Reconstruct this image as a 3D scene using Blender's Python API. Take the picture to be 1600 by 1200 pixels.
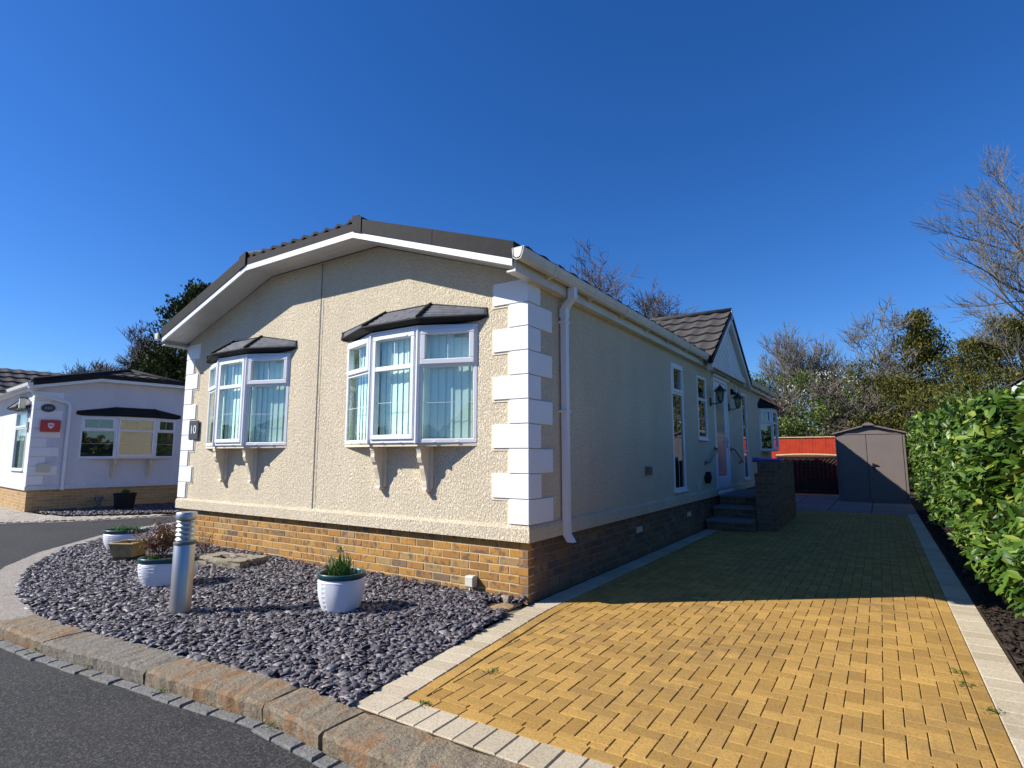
import bpy, bmesh, math, random
import numpy as np
from mathutils import Matrix, Vector
from math import radians, sin, cos, pi, atan2, hypot

# ------------------------------------------------------------------ scene, camera, light
for o in list(bpy.data.objects): bpy.data.objects.remove(o)
scn = bpy.context.scene
COL = scn.collection
RND = random.Random(7)

cam_d = bpy.data.cameras.new('camera')
cam = bpy.data.objects.new('camera', cam_d); COL.objects.link(cam)
cam_d.sensor_width = 36; cam_d.lens = 874/1600*36
cam_d.clip_start = .05; cam_d.clip_end = 3000
cam.location = (2.632, -4.296, 1.29)
cam.rotation_euler = (radians(90) + math.atan(110/874), 0, radians(33.134))
scn.camera = cam

SUN = Vector((-1.07, -.83, 1.0)).normalized()
el = math.asin(SUN.z); az = atan2(SUN.x, SUN.y)
w = bpy.data.worlds.new('World'); scn.world = w; w.use_nodes = True
nt = w.node_tree
sky = nt.nodes.new('ShaderNodeTexSky'); sky.sky_type = 'NISHITA'; sky.sun_disc = False
sky.sun_elevation = el; sky.sun_rotation = az % (2*pi)
sky.altitude = 0; sky.air_density = 1.0; sky.dust_density = 0.2; sky.ozone_density = 4.0
hs = nt.nodes.new('ShaderNodeHueSaturation'); hs.inputs['Saturation'].default_value = 1.25
nt.links.new(sky.outputs[0], hs.inputs['Color'])
mulc = nt.nodes.new('ShaderNodeMix'); mulc.data_type = 'RGBA'; mulc.blend_type = 'MULTIPLY'; mulc.inputs[0].default_value = 1
mulc.inputs[7].default_value = (.62, .80, 1.12, 1); nt.links.new(hs.outputs[0], mulc.inputs[6])
nt.links.new(mulc.outputs[2], nt.nodes['Background'].inputs[0])
nt.nodes['Background'].inputs[1].default_value = 0.085
sd = bpy.data.lights.new('sun', 'SUN'); sd.energy = 4.8; sd.angle = radians(.5); sd.color = (1, .955, .87)
so = bpy.data.objects.new('sun', sd); COL.objects.link(so)
so.rotation_euler = SUN.to_track_quat('Z', 'Y').to_euler(); so.location = (-20, -20, 25)
scn.view_settings.view_transform = 'Standard'; scn.view_settings.look = 'None'
scn.view_settings.exposure = 0.62; scn.view_settings.gamma = 1
scn.render.engine = 'CYCLES'
scn.cycles.max_bounces = 7; scn.cycles.transparent_max_bounces = 12

# ------------------------------------------------------------------ object helpers
def tag(o, label=None, cat=None, group=None, kind=None):
    if label: o['label'] = label
    if cat: o['category'] = cat
    if group: o['group'] = group
    if kind: o['kind'] = kind
    return o

def empty(name, loc=(0, 0, 0), rz=0, **k):
    o = bpy.data.objects.new(name, None); COL.objects.link(o)
    o.location = loc; o.rotation_euler = (0, 0, rz); o.empty_display_size = .1
    return tag(o, **k)

def clip_poly(poly, clip):
    """clip 2-D polygon by convex CCW polygon"""
    out = list(poly)
    n = len(clip)
    for i in range(n):
        ax, ay = clip[i]; bx, by = clip[(i+1) % n]
        def side(p): return (bx-ax)*(p[1]-ay) - (by-ay)*(p[0]-ax)
        inp = out; out = []
        for j in range(len(inp)):
            p, q = inp[j], inp[(j+1) % len(inp)]
            sp, sq = side(p), side(q)
            if sp >= 0: out.append(p)
            if (sp > 0 and sq < 0) or (sp < 0 and sq > 0):
                t = sp/(sp-sq); out.append((p[0]+(q[0]-p[0])*t, p[1]+(q[1]-p[1])*t))
        if len(out) < 3: return []
    return out

def inset(poly, d):
    """inset a small convex CCW polygon by d"""
    n = len(poly); res = []
    L = []
    for i in range(n):
        a, b = Vector(poly[i]), Vector(poly[(i+1) % n]); e = (b-a)
        if e.length < 1e-6: return None
        e.normalize(); nn = Vector((-e.y, e.x)); L.append((a+nn*d, e))
    for i in range(n):
        p, u = L[i-1]; q, v = L[i]
        den = u.x*v.y-u.y*v.x
        if abs(den) < 1e-4: res.append(tuple(q)); continue
        t = ((q.x-p.x)*v.y-(q.y-p.y)*v.x)/den
        r = p+u*t
        if (r-Vector(poly[i])).length > 6*d+.001: return None
        res.append((r.x, r.y))
    return res

def area(poly):
    return .5*sum(poly[i][0]*poly[(i+1) % len(poly)][1]-poly[(i+1) % len(poly)][0]*poly[i][1] for i in range(len(poly)))

class MB:
    def __init__(s): s.v = []; s.f = []; s.M = Matrix.Identity(4); s.rng = []
    def add(s, vs, fs):
        b = len(s.v); s.rng.append((b, len(s.f)))
        M = s.M
        s.v += [tuple(M @ Vector(p)) for p in vs]
        s.f += [tuple(i+b for i in f) for f in fs]
        return s
    def box(s, x0, x1, y0, y1, z0, z1):
        return s.add([(x0,y0,z0),(x1,y0,z0),(x1,y1,z0),(x0,y1,z0),(x0,y0,z1),(x1,y0,z1),(x1,y1,z1),(x0,y1,z1)],
              [(0,3,2,1),(4,5,6,7),(0,1,5,4),(1,2,6,5),(2,3,7,6),(3,0,4,7)])
    def bbox(s, x0, x1, y0, y1, z0, z1, b=.004):
        """box with chamfered edges"""
        b = min(b, (x1-x0)*.45, (y1-y0)*.45, (z1-z0)*.45)
        vs = []; 
        for (x, sx) in ((x0, 1), (x1, -1)):
            for (y, sy) in ((y0, 1), (y1, -1)):
                for (z, sz) in ((z0, 1), (z1, -1)):
                    vs += [(x, y+sy*b, z+sz*b), (x+sx*b, y, z+sz*b), (x+sx*b, y+sy*b, z)]
        # index: corner c=(ix*4+iy*2+iz)*3 + axis
        def I(ix, iy, iz, a): return (ix*4+iy*2+iz)*3+a
        fs = []
        fs.append((I(0,0,0,0),I(0,0,1,0),I(0,1,1,0),I(0,1,0,0))); fs.append((I(1,0,0,0),I(1,1,0,0),I(1,1,1,0),I(1,0,1,0)))
        fs.append((I(0,0,0,1),I(1,0,0,1),I(1,0,1,1),I(0,0,1,1))); fs.append((I(0,1,0,1),I(0,1,1,1),I(1,1,1,1),I(1,1,0,1)))
        fs.append((I(0,0,0,2),I(0,1,0,2),I(1,1,0,2),I(1,0,0,2))); fs.append((I(0,0,1,2),I(1,0,1,2),I(1,1,1,2),I(0,1,1,2)))
        for iy in (0,1):
            for iz in (0,1): fs.append((I(0,iy,iz,1),I(1,iy,iz,1),I(1,iy,iz,2),I(0,iy,iz,2)))
        for ix in (0,1):
            for iz in (0,1): fs.append((I(ix,0,iz,0),I(ix,1,iz,0),I(ix,1,iz,2),I(ix,0,iz,2)))
        for ix in (0,1):
            for iy in (0,1): fs.append((I(ix,iy,0,0),I(ix,iy,1,0),I(ix,iy,1,1),I(ix,iy,0,1)))
        for ix in (0,1):
            for iy in (0,1):
                for iz in (0,1): fs.append((I(ix,iy,iz,0),I(ix,iy,iz,1),I(ix,iy,iz,2)))
        return s.add(vs, fs)
    def quad(s, *p): return s.add(p, [tuple(range(len(p)))])
    def prism(s, poly, a, b, axis='y'):
        """poly (u,v) extruded from a to b along axis; y: (u,a,v); x: (a,u,v); z: (u,v,a)"""
        f = {'y': lambda u, v, t: (u, t, v), 'x': lambda u, v, t: (t, u, v), 'z': lambda u, v, t: (u, v, t)}[axis]
        n = len(poly)
        vs = [f(u, v, a) for u, v in poly]+[f(u, v, b) for u, v in poly]
        return s.add(vs, [tuple(range(n-1, -1, -1)), tuple(range(n, 2*n))]+[(i, (i+1) % n, n+(i+1) % n, n+i) for i in range(n)])
    def tube(s, pts, rad, n=6, cap=True, smooth=None):
        pts = [Vector(p) for p in pts]
        if not hasattr(rad, '__len__'): rad = [rad]*len(pts)
        vs = []; fs = []; prev = None
        for i, p in enumerate(pts):
            d = (pts[min(i+1, len(pts)-1)]-pts[max(i-1, 0)]).normalized()
            if prev is None:
                a = Vector((0, 0, 1)) if abs(d.z) < .9 else Vector((1, 0, 0))
                u = d.cross(a).normalized()
            else:
                u = (prev-d*prev.dot(d)).normalized()
            prev = u; v = d.cross(u)
            for k in range(n):
                t = 2*pi*(k+.5)/n
                vs.append(tuple(p+(u*cos(t)+v*sin(t))*rad[i]))
        for i in range(len(pts)-1):
            for k in range(n): fs.append((i*n+k, i*n+(k+1) % n, (i+1)*n+(k+1) % n, (i+1)*n+k))
        if cap: fs.append(tuple(range(n-1, -1, -1))); m = (len(pts)-1)*n; fs.append(tuple(range(m, m+n)))
        return s.add(vs, fs)
    def lathe(s, prof, n=32, c=(0, 0), sx=1, sy=1, fn=None):
        vs = []; fs = []
        for (r, z) in prof:
            for k in range(n):
                t = 2*pi*k/n
                vs.append((c[0]+r*cos(t)*sx, c[1]+r*sin(t)*sy, z))
        for i in range(len(prof)-1):
            for k in range(n): fs.append((i*n+k, i*n+(k+1) % n, (i+1)*n+(k+1) % n, (i+1)*n+k))
        return s.add(vs, fs)
    def build_each(s, name, mat, parent=None, **k):
        ends = s.rng[1:]+[(len(s.v), len(s.f))]
        for (v0, f0), (v1, f1) in zip(s.rng, ends):
            q = MB(); q.v = s.v[v0:v1]; q.f = [tuple(i-v0 for i in f) for f in s.f[f0:f1]]; q.build(name, mat, parent, **k)
    def build(s, name, mat, parent=None, smooth=False, **k):
        me = bpy.data.meshes.new(name); me.from_pydata(s.v, [], s.f); me.update()
        if smooth:
            me.polygons.foreach_set('use_smooth', [True]*len(me.polygons))
            if smooth == 'auto': me.set_sharp_from_angle(angle=radians(40))
        me.materials.append(mat)
        o = bpy.data.objects.new(name, me); COL.objects.link(o)
        if parent: o.parent = parent
        return tag(o, **k)

def np_mesh(name, V, F, mat, parent=None, smooth=False, **k):
    """V (n,3); F (m,k) all same size"""
    me = bpy.data.meshes.new(name)
    V = np.asarray(V, dtype=np.float32); F = np.asarray(F, dtype=np.int32)
    me.vertices.add(len(V)); me.vertices.foreach_set('co', V.ravel())
    m, kk = F.shape
    me.loops.add(m*kk); me.loops.foreach_set('vertex_index', F.ravel())
    me.polygons.add(m); me.polygons.foreach_set('loop_start', np.arange(0, m*kk, kk, dtype=np.int32))
    me.polygons.foreach_set('loop_total', np.full(m, kk, dtype=np.int32))
    if smooth: me.polygons.foreach_set('use_smooth', np.ones(m, dtype=bool))
    me.update(calc_edges=True); me.validate()
    me.materials.append(mat)
    o = bpy.data.objects.new(name, me); COL.objects.link(o)
    if parent: o.parent = parent
    return tag(o, **k)

def scatter(P, D, N, L, W, tv, tf, T=None):
    """place template (tv: u along D, v side, w along N) at points"""
    D = D/np.linalg.norm(D, axis=1, keepdims=True)
    N = N-(N*D).sum(1, keepdims=True)*D; N /= np.linalg.norm(N, axis=1, keepdims=True)+1e-9
    S = np.cross(N, D); tv = np.asarray(tv, float)
    if T is None: T = W
    V = (P[:, None, :]+D[:, None, :]*tv[None, :, 0:1]*L[:, None, None]+S[:, None, :]*tv[None, :, 1:2]*W[:, None, None]
         + N[:, None, :]*tv[None, :, 2:3]*T[:, None, None])
    n, k = len(P), len(tv)
    F = np.asarray(tf)[None]+(np.arange(n)*k)[:, None, None]
    return V.reshape(-1, 3), F.reshape(-1, F.shape[-1])

# ------------------------------------------------------------------ materials
def mat(name):
    m = bpy.data.materials.new(name); m.use_nodes = True
    t = m.node_tree; b = t.nodes['Principled BSDF']
    return m, t, b
def nd(t, typ, **k):
    n = t.nodes.new(typ)
    for a, v in k.items():
        if a in n.inputs.keys(): n.inputs[a].default_value = v
        else: setattr(n, a, v)
    return n
def coords(t, scale=(1, 1, 1), kind='Object'):
    tc = nd(t, 'ShaderNodeTexCoord'); mp = nd(t, 'ShaderNodeMapping'); mp.inputs['Scale'].default_value = scale
    t.links.new(tc.outputs[kind], mp.inputs[0]); return mp.outputs[0]
def ramp(t, fac, stops):
    r = nd(t, 'ShaderNodeValToRGB'); e = r.color_ramp.elements
    while len(e) < len(stops): e.new(.5)
    for i, (p, c) in enumerate(stops): e[i].position = p; e[i].color = (*c, 1)
    t.links.new(fac, r.inputs[0]); return r.outputs[0]
def noise(t, vec, scale, detail=4, rough=.6, out='Fac', dist=0):
    n = nd(t, 'ShaderNodeTexNoise'); n.inputs['Scale'].default_value = scale; n.inputs['Detail'].default_value = detail
    n.inputs['Roughness'].default_value = rough; n.inputs['Distortion'].default_value = dist
    t.links.new(vec, n.inputs['Vector']); return n.outputs[out]
def voro(t, vec, scale, feature='F1', out='Distance'):
    n = nd(t, 'ShaderNodeTexVoronoi'); n.feature = feature; n.inputs['Scale'].default_value = scale
    t.links.new(vec, n.inputs['Vector']); return n.outputs[out]
def mixc(t, fac, a, b, mode='MIX'):
    m = nd(t, 'ShaderNodeMix', data_type='RGBA', blend_type=mode)
    for s, v in ((0, fac), (6, a), (7, b)):
        if isinstance(v, (int, float)): m.inputs[s].default_value = v
        elif isinstance(v, tuple): m.inputs[s].default_value = (*v, 1)
        else: t.links.new(v, m.inputs[s])
    return m.outputs[2]
def math_(t, op, a, b=0.0):
    m = nd(t, 'ShaderNodeMath', operation=op)
    for s, v in ((0, a), (1, b)):
        if isinstance(v, (int, float)): m.inputs[s].default_value = v
        else: t.links.new(v, m.inputs[s])
    return m.outputs[0]
def bump(t, b, h, strength=.5, dist=.01):
    n = nd(t, 'ShaderNodeBump'); n.inputs['Strength'].default_value = strength; n.inputs['Distance'].default_value = dist
    t.links.new(h, n.inputs['Height']); t.links.new(n.outputs[0], b.inputs['Normal']); return n
def island(t):
    return nd(t, 'ShaderNodeNewGeometry').outputs['Random Per Island']
def plain(name, c, rough=.5, var=.12, nscale=6, spec=.5, metal=0, bs=0, bscale=40, coat=0):
    m, t, b = mat(name); v = coords(t)
    f = noise(t, v, nscale, 6, .65)
    t.links.new(ramp(t, f, [(.3, tuple(x*(1-var) for x in c)), (.7, tuple(min(1, x*(1+var)) for x in c))]), b.inputs['Base Color'])
    b.inputs['Roughness'].default_value = rough; b.inputs['Metallic'].default_value = metal
    b.inputs['Specular IOR Level'].default_value = spec; b.inputs['Coat Weight'].default_value = coat
    if bs: bump(t, b, noise(t, v, bscale, 5), bs, .005)
    return m

def m_render(name, c, sc=1.0, strength=1.0):
    m, t, b = mat(name)
    v = coords(t, (1, 1, .62))
    w1 = noise(t, v, 78*sc, 3, .6, dist=.6)
    w2 = noise(t, v, 42*sc, 2, .5, dist=.3)
    h = math_(t, 'ADD', ramp(t, w1, [(.42, (0,)*3), (.56, (1,)*3)]), math_(t, 'MULTIPLY', ramp(t, w2, [(.4, (0,)*3), (.6, (1,)*3)]), .5))
    big = noise(t, coords(t, (1.2, 1.2, .35)), 1.3, 6, .7)
    col = ramp(t, big, [(.3, tuple(x*.9 for x in c)), (.65, tuple(min(1, x*1.04) for x in c))])
    t.links.new(mixc(t, math_(t, 'MULTIPLY', ramp(t, w1, [(.38, (1,)*3), (.46, (0,)*3)]), .62), col, tuple(x*.52 for x in c)), b.inputs['Base Color'])  # shade in the stipple pits painted into the colour
    b.inputs['Roughness'].default_value = .92; b.inputs['Specular IOR Level'].default_value = .2
    bump(t, b, h, strength, .006)
    return m

def m_brick(name, stops, blotch=(.1, .075, .07), amt=.75):
    m, t, b = mat(name); r = island(t); v = coords(t)
    base = ramp(t, r, stops)
    off = nd(t, 'ShaderNodeVectorMath', operation='ADD'); t.links.new(v, off.inputs[0])
    cb = nd(t, 'ShaderNodeCombineXYZ'); t.links.new(math_(t, 'MULTIPLY', r, 57.0), cb.inputs[1]); t.links.new(cb.outputs[0], off.inputs[1])
    n1 = noise(t, off.outputs[0], 11, 3, .6)
    n2 = noise(t, v, 55, 5, .7)
    c1 = mixc(t, math_(t, 'MULTIPLY', ramp(t, n1, [(.52, (0,)*3), (.64, (1,)*3)]), amt), base, blotch)
    c2 = mixc(t, math_(t, 'MULTIPLY', ramp(t, n2, [(.35, (1,)*3), (.6, (0,)*3)]), .35), c1, tuple(x*.5 for x in stops[1][1]))
    t.links.new(c2, b.inputs['Base Color'])
    b.inputs['Roughness'].default_value = .85; b.inputs['Specular IOR Level'].default_value = .25
    bump(t, b, n2, .5, .004)
    return m

def m_paver(name, c1, c2, dark, speck=True, stain=.5):
    m, t, b = mat(name); r = island(t); v = coords(t)
    base = mixc(t, r, c1, c2)
    n1 = noise(t, v, .9, 6, .65); n2 = noise(t, v, 75, 4, .8); n3 = noise(t, v, 7, 6, .75)
    st = math_(t, 'MULTIPLY', math_(t, 'MULTIPLY', ramp(t, n1, [(.38, (0,)*3), (.66, (1,)*3)]), ramp(t, n3, [(.38, (0,)*3), (.6, (1,)*3)])), stain)
    base = mixc(t, st, base, dark)
    base = mixc(t, math_(t, 'MULTIPLY', ramp(t, n3, [(.5, (0,)*3), (.75, (1,)*3)]), .25), base, tuple(x*1.35 for x in c2))
    base = mixc(t, math_(t, 'MULTIPLY', ramp(t, n2, [(.36, (1,)*3), (.52, (0,)*3)]), .55), base, tuple(x*.42 for x in c1))
    t.links.new(base, b.inputs['Base Color'])
    b.inputs['Roughness'].default_value = .9; b.inputs['Specular IOR Level'].default_value = .2
    bump(t, b, n2, .7, .004)
    return m

def m_asphalt():
    m, t, b = mat('asphalt'); v = coords(t)
    n1 = noise(t, v, 1.2, 5, .6); n2 = noise(t, v, 95, 3, .8); vo = voro(t, v, 85)
    c = ramp(t, n1, [(.3, (.012, .012, .012)), (.7, (.027, .0255, .0245))])
    c = mixc(t, math_(t, 'MULTIPLY', ramp(t, n2, [(.50, (0,)*3), (.62, (1,)*3)]), .8), c, (.13, .124, .115))
    c = mixc(t, ramp(t, vo, [(.1, (.5,)*3), (.3, (0,)*3)]), c, (.055, .053, .05))
    c = mixc(t, ramp(t, noise(t, v, 300, 1), [(.72, (0,)*3), (.76, (1,)*3)]), c, (.4, .38, .34))
    t.links.new(c, b.inputs['Base Color'])
    b.inputs['Roughness'].default_value = .8; b.inputs['Specular IOR Level'].default_value = .35
    bump(t, b, n2, 1.0, .006)
    return m

def m_granite(name, c, rust=(.33, .15, .05), amt=.7):
    m, t, b = mat(name); v = coords(t); r = island(t)
    n1 = noise(t, v, 4.2, 7, .75); n2 = noise(t, v, 60, 4, .8); n3 = noise(t, v, 16, 6, .75)
    base = ramp(t, n2, [(.3, tuple(x*.45 for x in c)), (.55, c), (.75, tuple(x*1.5 for x in c))])
    base = mixc(t, math_(t, 'MULTIPLY', ramp(t, n1, [(.49, (0,)*3), (.58, (1,)*3)]), amt), base, rust)
    base = mixc(t, math_(t, 'MULTIPLY', ramp(t, n3, [(.3, (1,)*3), (.5, (0,)*3)]), .4), base, tuple(x*.4 for x in c))
    t.links.new(base, b.inputs['Base Color']); b.inputs['Roughness'].default_value = .88
    bump(t, b, math_(t, 'ADD', n3, math_(t, 'MULTIPLY', n2, .5)), 1.0, .025)
    return m

def m_leaf(name, stops, rough=.4, trans=.25, spec=.5):
    m, t, b = mat(name); r = island(t)
    v = coords(t); n = noise(t, v, 1.5, 3, .6)
    base = ramp(t, r, stops)
    base = mixc(t, 1.0, base, ramp(t, n, [(.3, (.75,)*3), (.7, (1.2,)*3)]), 'MULTIPLY')
    t.links.new(base, b.inputs['Base Color']); b.inputs['Roughness'].default_value = rough
    b.inputs['Specular IOR Level'].default_value = spec
    tr = nd(t, 'ShaderNodeBsdfTranslucent'); t.links.new(base, tr.inputs[0])
    mx = nd(t, 'ShaderNodeMixShader'); mx.inputs[0].default_value = trans
    t.links.new(b.outputs[0], mx.inputs[1]); t.links.new(tr.outputs[0], mx.inputs[2])
    t.links.new(mx.outputs[0], t.nodes['Material Output'].inputs[0])
    return m

def m_glass(name, tint, refl=1.0):
    m, t, b = mat(name)
    tr = nd(t, 'ShaderNodeBsdfTransparent'); tr.inputs[0].default_value = (*tint, 1)
    gl = nd(t, 'ShaderNodeBsdfGlossy'); gl.inputs['Roughness'].default_value = .008; gl.inputs[0].default_value = (.95, .97, 1, 1)
    lw = nd(t, 'ShaderNodeLayerWeight'); lw.inputs[0].default_value = .5
    v = coords(t); n = noise(t, v, 2.2, 2, .5)
    bp = nd(t, 'ShaderNodeBump'); bp.inputs['Strength'].default_value = .05; bp.inputs['Distance'].default_value = .02
    t.links.new(n, bp.inputs['Height']); t.links.new(bp.outputs[0], gl.inputs['Normal'])
    f = math_(t, 'MINIMUM', math_(t, 'ADD', math_(t, 'MULTIPLY', math_(t, 'POWER', lw.outputs['Facing'], 4.0), .8), .05*refl), .95)
    mx = nd(t, 'ShaderNodeMixShader'); t.links.new(f, mx.inputs[0])
    t.links.new(tr.outputs[0], mx.inputs[1]); t.links.new(gl.outputs[0], mx.inputs[2])
    t.links.new(mx.outputs[0], t.nodes['Material Output'].inputs[0])
    return m

M = {}
M['render'] = m_render('cream_render', (.80, .685, .50))
M['render_smooth'] = plain('cream_band', (.74, .64, .48), .8, .07, 3, .3, bs=.3, bscale=60)
M['wrender'] = m_render('grey_render', (.70, .70, .75), 1.0, .35)
M['white'] = plain('white_upvc', (.78, .79, .81), .35, .03, 3)
M['quoin'] = plain('white_quoin_paint', (.80, .81, .83), .5, .03, 4, .4, bs=.08, bscale=25)
M['white_dirty'] = plain('weathered_white_upvc', (.62, .60, .54), .45, .12, 2.5)
M['soffit'] = plain('soffit_upvc', (.66, .65, .63), .45, .08, 5)
M['verge'] = plain('dark_verge', (.020, .019, .021), .75, .25, 12, .2, bs=.25, bscale=90)
M['tile'] = plain('roof_tile_grey', (.068, .062, .058), .8, .35, 7, .3, bs=.5, bscale=120)
M['shingle'] = plain('canopy_slate', (.13, .135, .155), .7, .3, 12, .3, bs=.5, bscale=110)
M['black'] = plain('black_plastic', (.010, .010, .011), .6, .1, 6, .25)
M['iron'] = plain('black_iron', (.012, .012, .013), .35, .1, 6)
M['glass'] = m_glass('window_glass', (.93, 1, .985))
M['glass_dark'] = m_glass('shade_tinted_glass', (.50, .56, .52), 2.6)  # darker copy of the window glass, shade of those faces put into the tint
M['frosted'] = plain('frosted_glass', (.30, .34, .30), .12, .15, 3, .8)
M['blind'] = plain('blind_fabric', (.88, .94, .84), .8, .06, 3, .2)
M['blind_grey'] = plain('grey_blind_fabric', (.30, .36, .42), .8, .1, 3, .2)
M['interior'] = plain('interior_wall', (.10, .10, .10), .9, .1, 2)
M['lead'] = plain('glazing_bar_white', (.62, .66, .70), .4, .05)
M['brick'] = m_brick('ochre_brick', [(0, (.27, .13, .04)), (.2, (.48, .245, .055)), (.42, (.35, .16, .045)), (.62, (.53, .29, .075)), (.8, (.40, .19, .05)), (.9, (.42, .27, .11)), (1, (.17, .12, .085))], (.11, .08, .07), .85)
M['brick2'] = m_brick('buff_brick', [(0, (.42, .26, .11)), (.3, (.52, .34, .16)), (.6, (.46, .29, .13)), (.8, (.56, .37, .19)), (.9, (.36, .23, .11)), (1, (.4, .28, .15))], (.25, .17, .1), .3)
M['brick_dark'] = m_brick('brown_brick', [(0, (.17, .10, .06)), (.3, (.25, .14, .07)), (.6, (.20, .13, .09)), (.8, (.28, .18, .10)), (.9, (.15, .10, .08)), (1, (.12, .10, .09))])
M['mortar'] = plain('sandy_mortar', (.52, .41, .24), .95, .2, 20, .1, bs=.6, bscale=120)
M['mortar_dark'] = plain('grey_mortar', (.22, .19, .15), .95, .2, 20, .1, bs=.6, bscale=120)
M['paver'] = m_paver('yellow_block_paver', (.37, .212, .055), (.55, .325, .088), (.22, .14, .06), stain=.85)
M['paver_buff'] = m_paver('buff_block_paver', (.47, .39, .265), (.60, .51, .37), (.32, .26, .17))
M['paver_old'] = m_paver('weathered_block_paver', (.40, .35, .29), (.50, .45, .38), (.22, .19, .15))
M['slab'] = m_paver('grey_paving_slab', (.22, .20, .19), (.28, .26, .24), (.12, .11, .1))
M['joint'] = plain('sand_joint', (.055, .040, .022), .95, .4, 30, .1, bs=.5, bscale=160)
M['asphalt'] = m_asphalt()
M['granite'] = m_granite('granite_kerb', (.27, .24, .195), (.30, .19, .10), .35)
M['granite_rust'] = m_granite('rusty_kerb', (.31, .25, .165), (.33, .16, .06), .75)
M['sett'] = m_granite('granite_sett', (.25, .245, .23), (.2, .18, .12), .3)
M['kerb_conc'] = m_granite('concrete_kerb', (.43, .38, .33), (.36, .28, .2), .35)
M['soil'] = plain('dark_soil', (.045, .034, .027), .95, .5, 25, .1, bs=1, bscale=60)
M['earth'] = plain('scrub_ground', (.06, .075, .03), .95, .5, .8, .1, bs=1, bscale=10)
M['sand'] = plain('sandy_earth', (.33, .23, .12), .95, .35, 30, .1, bs=1, bscale=80)

def m_slate():
    m, t, b = mat('plum_slate'); r = island(t); v = coords(t)
    c = ramp(t, r, [(0, (.030, .027, .033)), (.3, (.066, .057, .068)), (.6, (.105, .092, .108)), (.82, (.095, .105, .125)), (.93, (.20, .19, .21)), (1, (.36, .31, .28))])
    n = noise(t, v, 60, 4, .6)
    t.links.new(mixc(t, math_(t, 'MULTIPLY', n, .5), c, (.14, .115, .13)), b.inputs['Base Color'])
    b.inputs['Roughness'].default_value = .52; b.inputs['Specular IOR Level'].default_value = .5
    bump(t, b, n, .5, .003)
    return m
M['slate'] = m_slate()
M['steel'] = plain('brushed_steel', (.50, .47, .44), .40, .06, 4, metal=1)
M['lens'] = plain('bollard_lens', (.72, .70, .52), .3, .05)
M['potwhite'] = plain('white_glazed_pot', (.74, .75, .78), .35, .04, 5)
M['potgreen'] = plain('teal_pot_rim', (.008, .055, .06), .3, .2, 8)
M['wood_old'] = plain('weathered_timber', (.32, .23, .10), .75, .3, 14, .3, bs=.5, bscale=30)
M['stone'] = m_granite('rough_stone', (.42, .36, .26), (.3, .24, .15), .4)
M['shed'] = plain('taupe_plastic', (.175, .143, .130), .55, .06, 3)
M['shed_roof'] = plain('shed_roof_plastic', (.17, .135, .125), .6, .1, 4)
M['orange'] = plain('orange_stained_timber', (.43, .036, .008), .6, .25, 5, .4, bs=.3, bscale=40)
M['fence_top'] = plain('pale_timber', (.55, .40, .22), .7, .2, 10)
M['trellis'] = plain('brown_trellis', (.05, .024, .016), .7, .2, 10)
M['purple'] = plain('purple_foam', (.16, .09, .42), .5, .08, 5)
M['grey_metal'] = plain('grey_handrail', (.18, .2, .24), .35, .05, metal=.6)
M['red'] = plain('red_box', (.52, .015, .02), .4, .05)
M['cream_pl'] = plain('cream_plastic', (.6, .58, .46), .5, .05)
M['grey_pl'] = plain('grey_plastic', (.13, .125, .12), .5, .1)
M['laurel'] = m_leaf('laurel_leaf', [(0, (.022, .055, .008)), (.35, (.050, .110, .012)), (.7, (.095, .175, .018)), (.9, (.17, .25, .03)), (1, (.32, .34, .06))], .42, .24, .45)
M['twig_green'] = plain('green_twig', (.22, .22, .06), .6, .2)
M['bark'] = plain('grey_bark', (.15, .125, .10), .9, .4, 5, .2, bs=.6, bscale=20)
M['bark_pale'] = plain('pale_twigs', (.20, .18, .15), .9, .3, 3, .2)
M['bark_red'] = plain('reddish_twigs', (.13, .105, .09), .9, .3, 3, .2)
M['ever'] = m_leaf('evergreen_foliage', [(0, (.035, .042, .010)), (.4, (.075, .082, .016)), (.75, (.13, .125, .024)), (1, (.20, .18, .04))], .7, .2, .2)
M['conifer'] = m_leaf('dark_conifer', [(0, (.012, .02, .007)), (.5, (.028, .042, .012)), (1, (.06, .075, .02))], .7, .15, .2)
M['ivy'] = m_leaf('ivy_foliage', [(0, (.03, .055, .012)), (.45, (.07, .115, .02)), (.8, (.13, .18, .03)), (1, (.2, .24, .05))], .5, .25, .4)
M['bloom'] = m_leaf('white_blossom', [(0, (.4, .4, .33)), (1, (.7, .7, .62))], .8, .3, .2)
M['plant'] = m_leaf('bulb_leaf', [(0, (.03, .09, .015)), (.6, (.06, .16, .03)), (1, (.12, .24, .05))], .45, .25)
M['redleaf'] = m_leaf('bronze_leaf', [(0, (.12, .04, .02)), (.5, (.20, .07, .035)), (.8, (.14, .12, .03)), (1, (.28, .12, .06))], .5, .25)
M['yellow'] = plain('daffodil_petal', (.85, .75, .30), .6, .1)
M['yellow2'] = plain('daffodil_trumpet', (.85, .45, .03), .6, .1)
M['weed'] = m_leaf('weed_leaf', [(0, (.05, .10, .015)), (1, (.14, .2, .03))], .6, .3)
M['numwhite'] = plain('sign_numeral', (.75, .76, .78), .4, .03)
M['plaque'] = plain('slate_plaque', (.045, .047, .05), .5, .2, 10)

# ------------------------------------------------------------------ ground
def sheet(name, poly, z, m, **k):
    mb = MB(); mb.add([(x, y, z) for x, y in poly], [tuple(range(len(poly)))]); return mb.build(name, m, **k)
ROADZ = -.09
R_ = 1500
sheet('ground', [(-R_, -R_), (R_, -R_), (R_, R_), (-R_, R_)], -.14, M['earth'], kind='structure')
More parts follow.
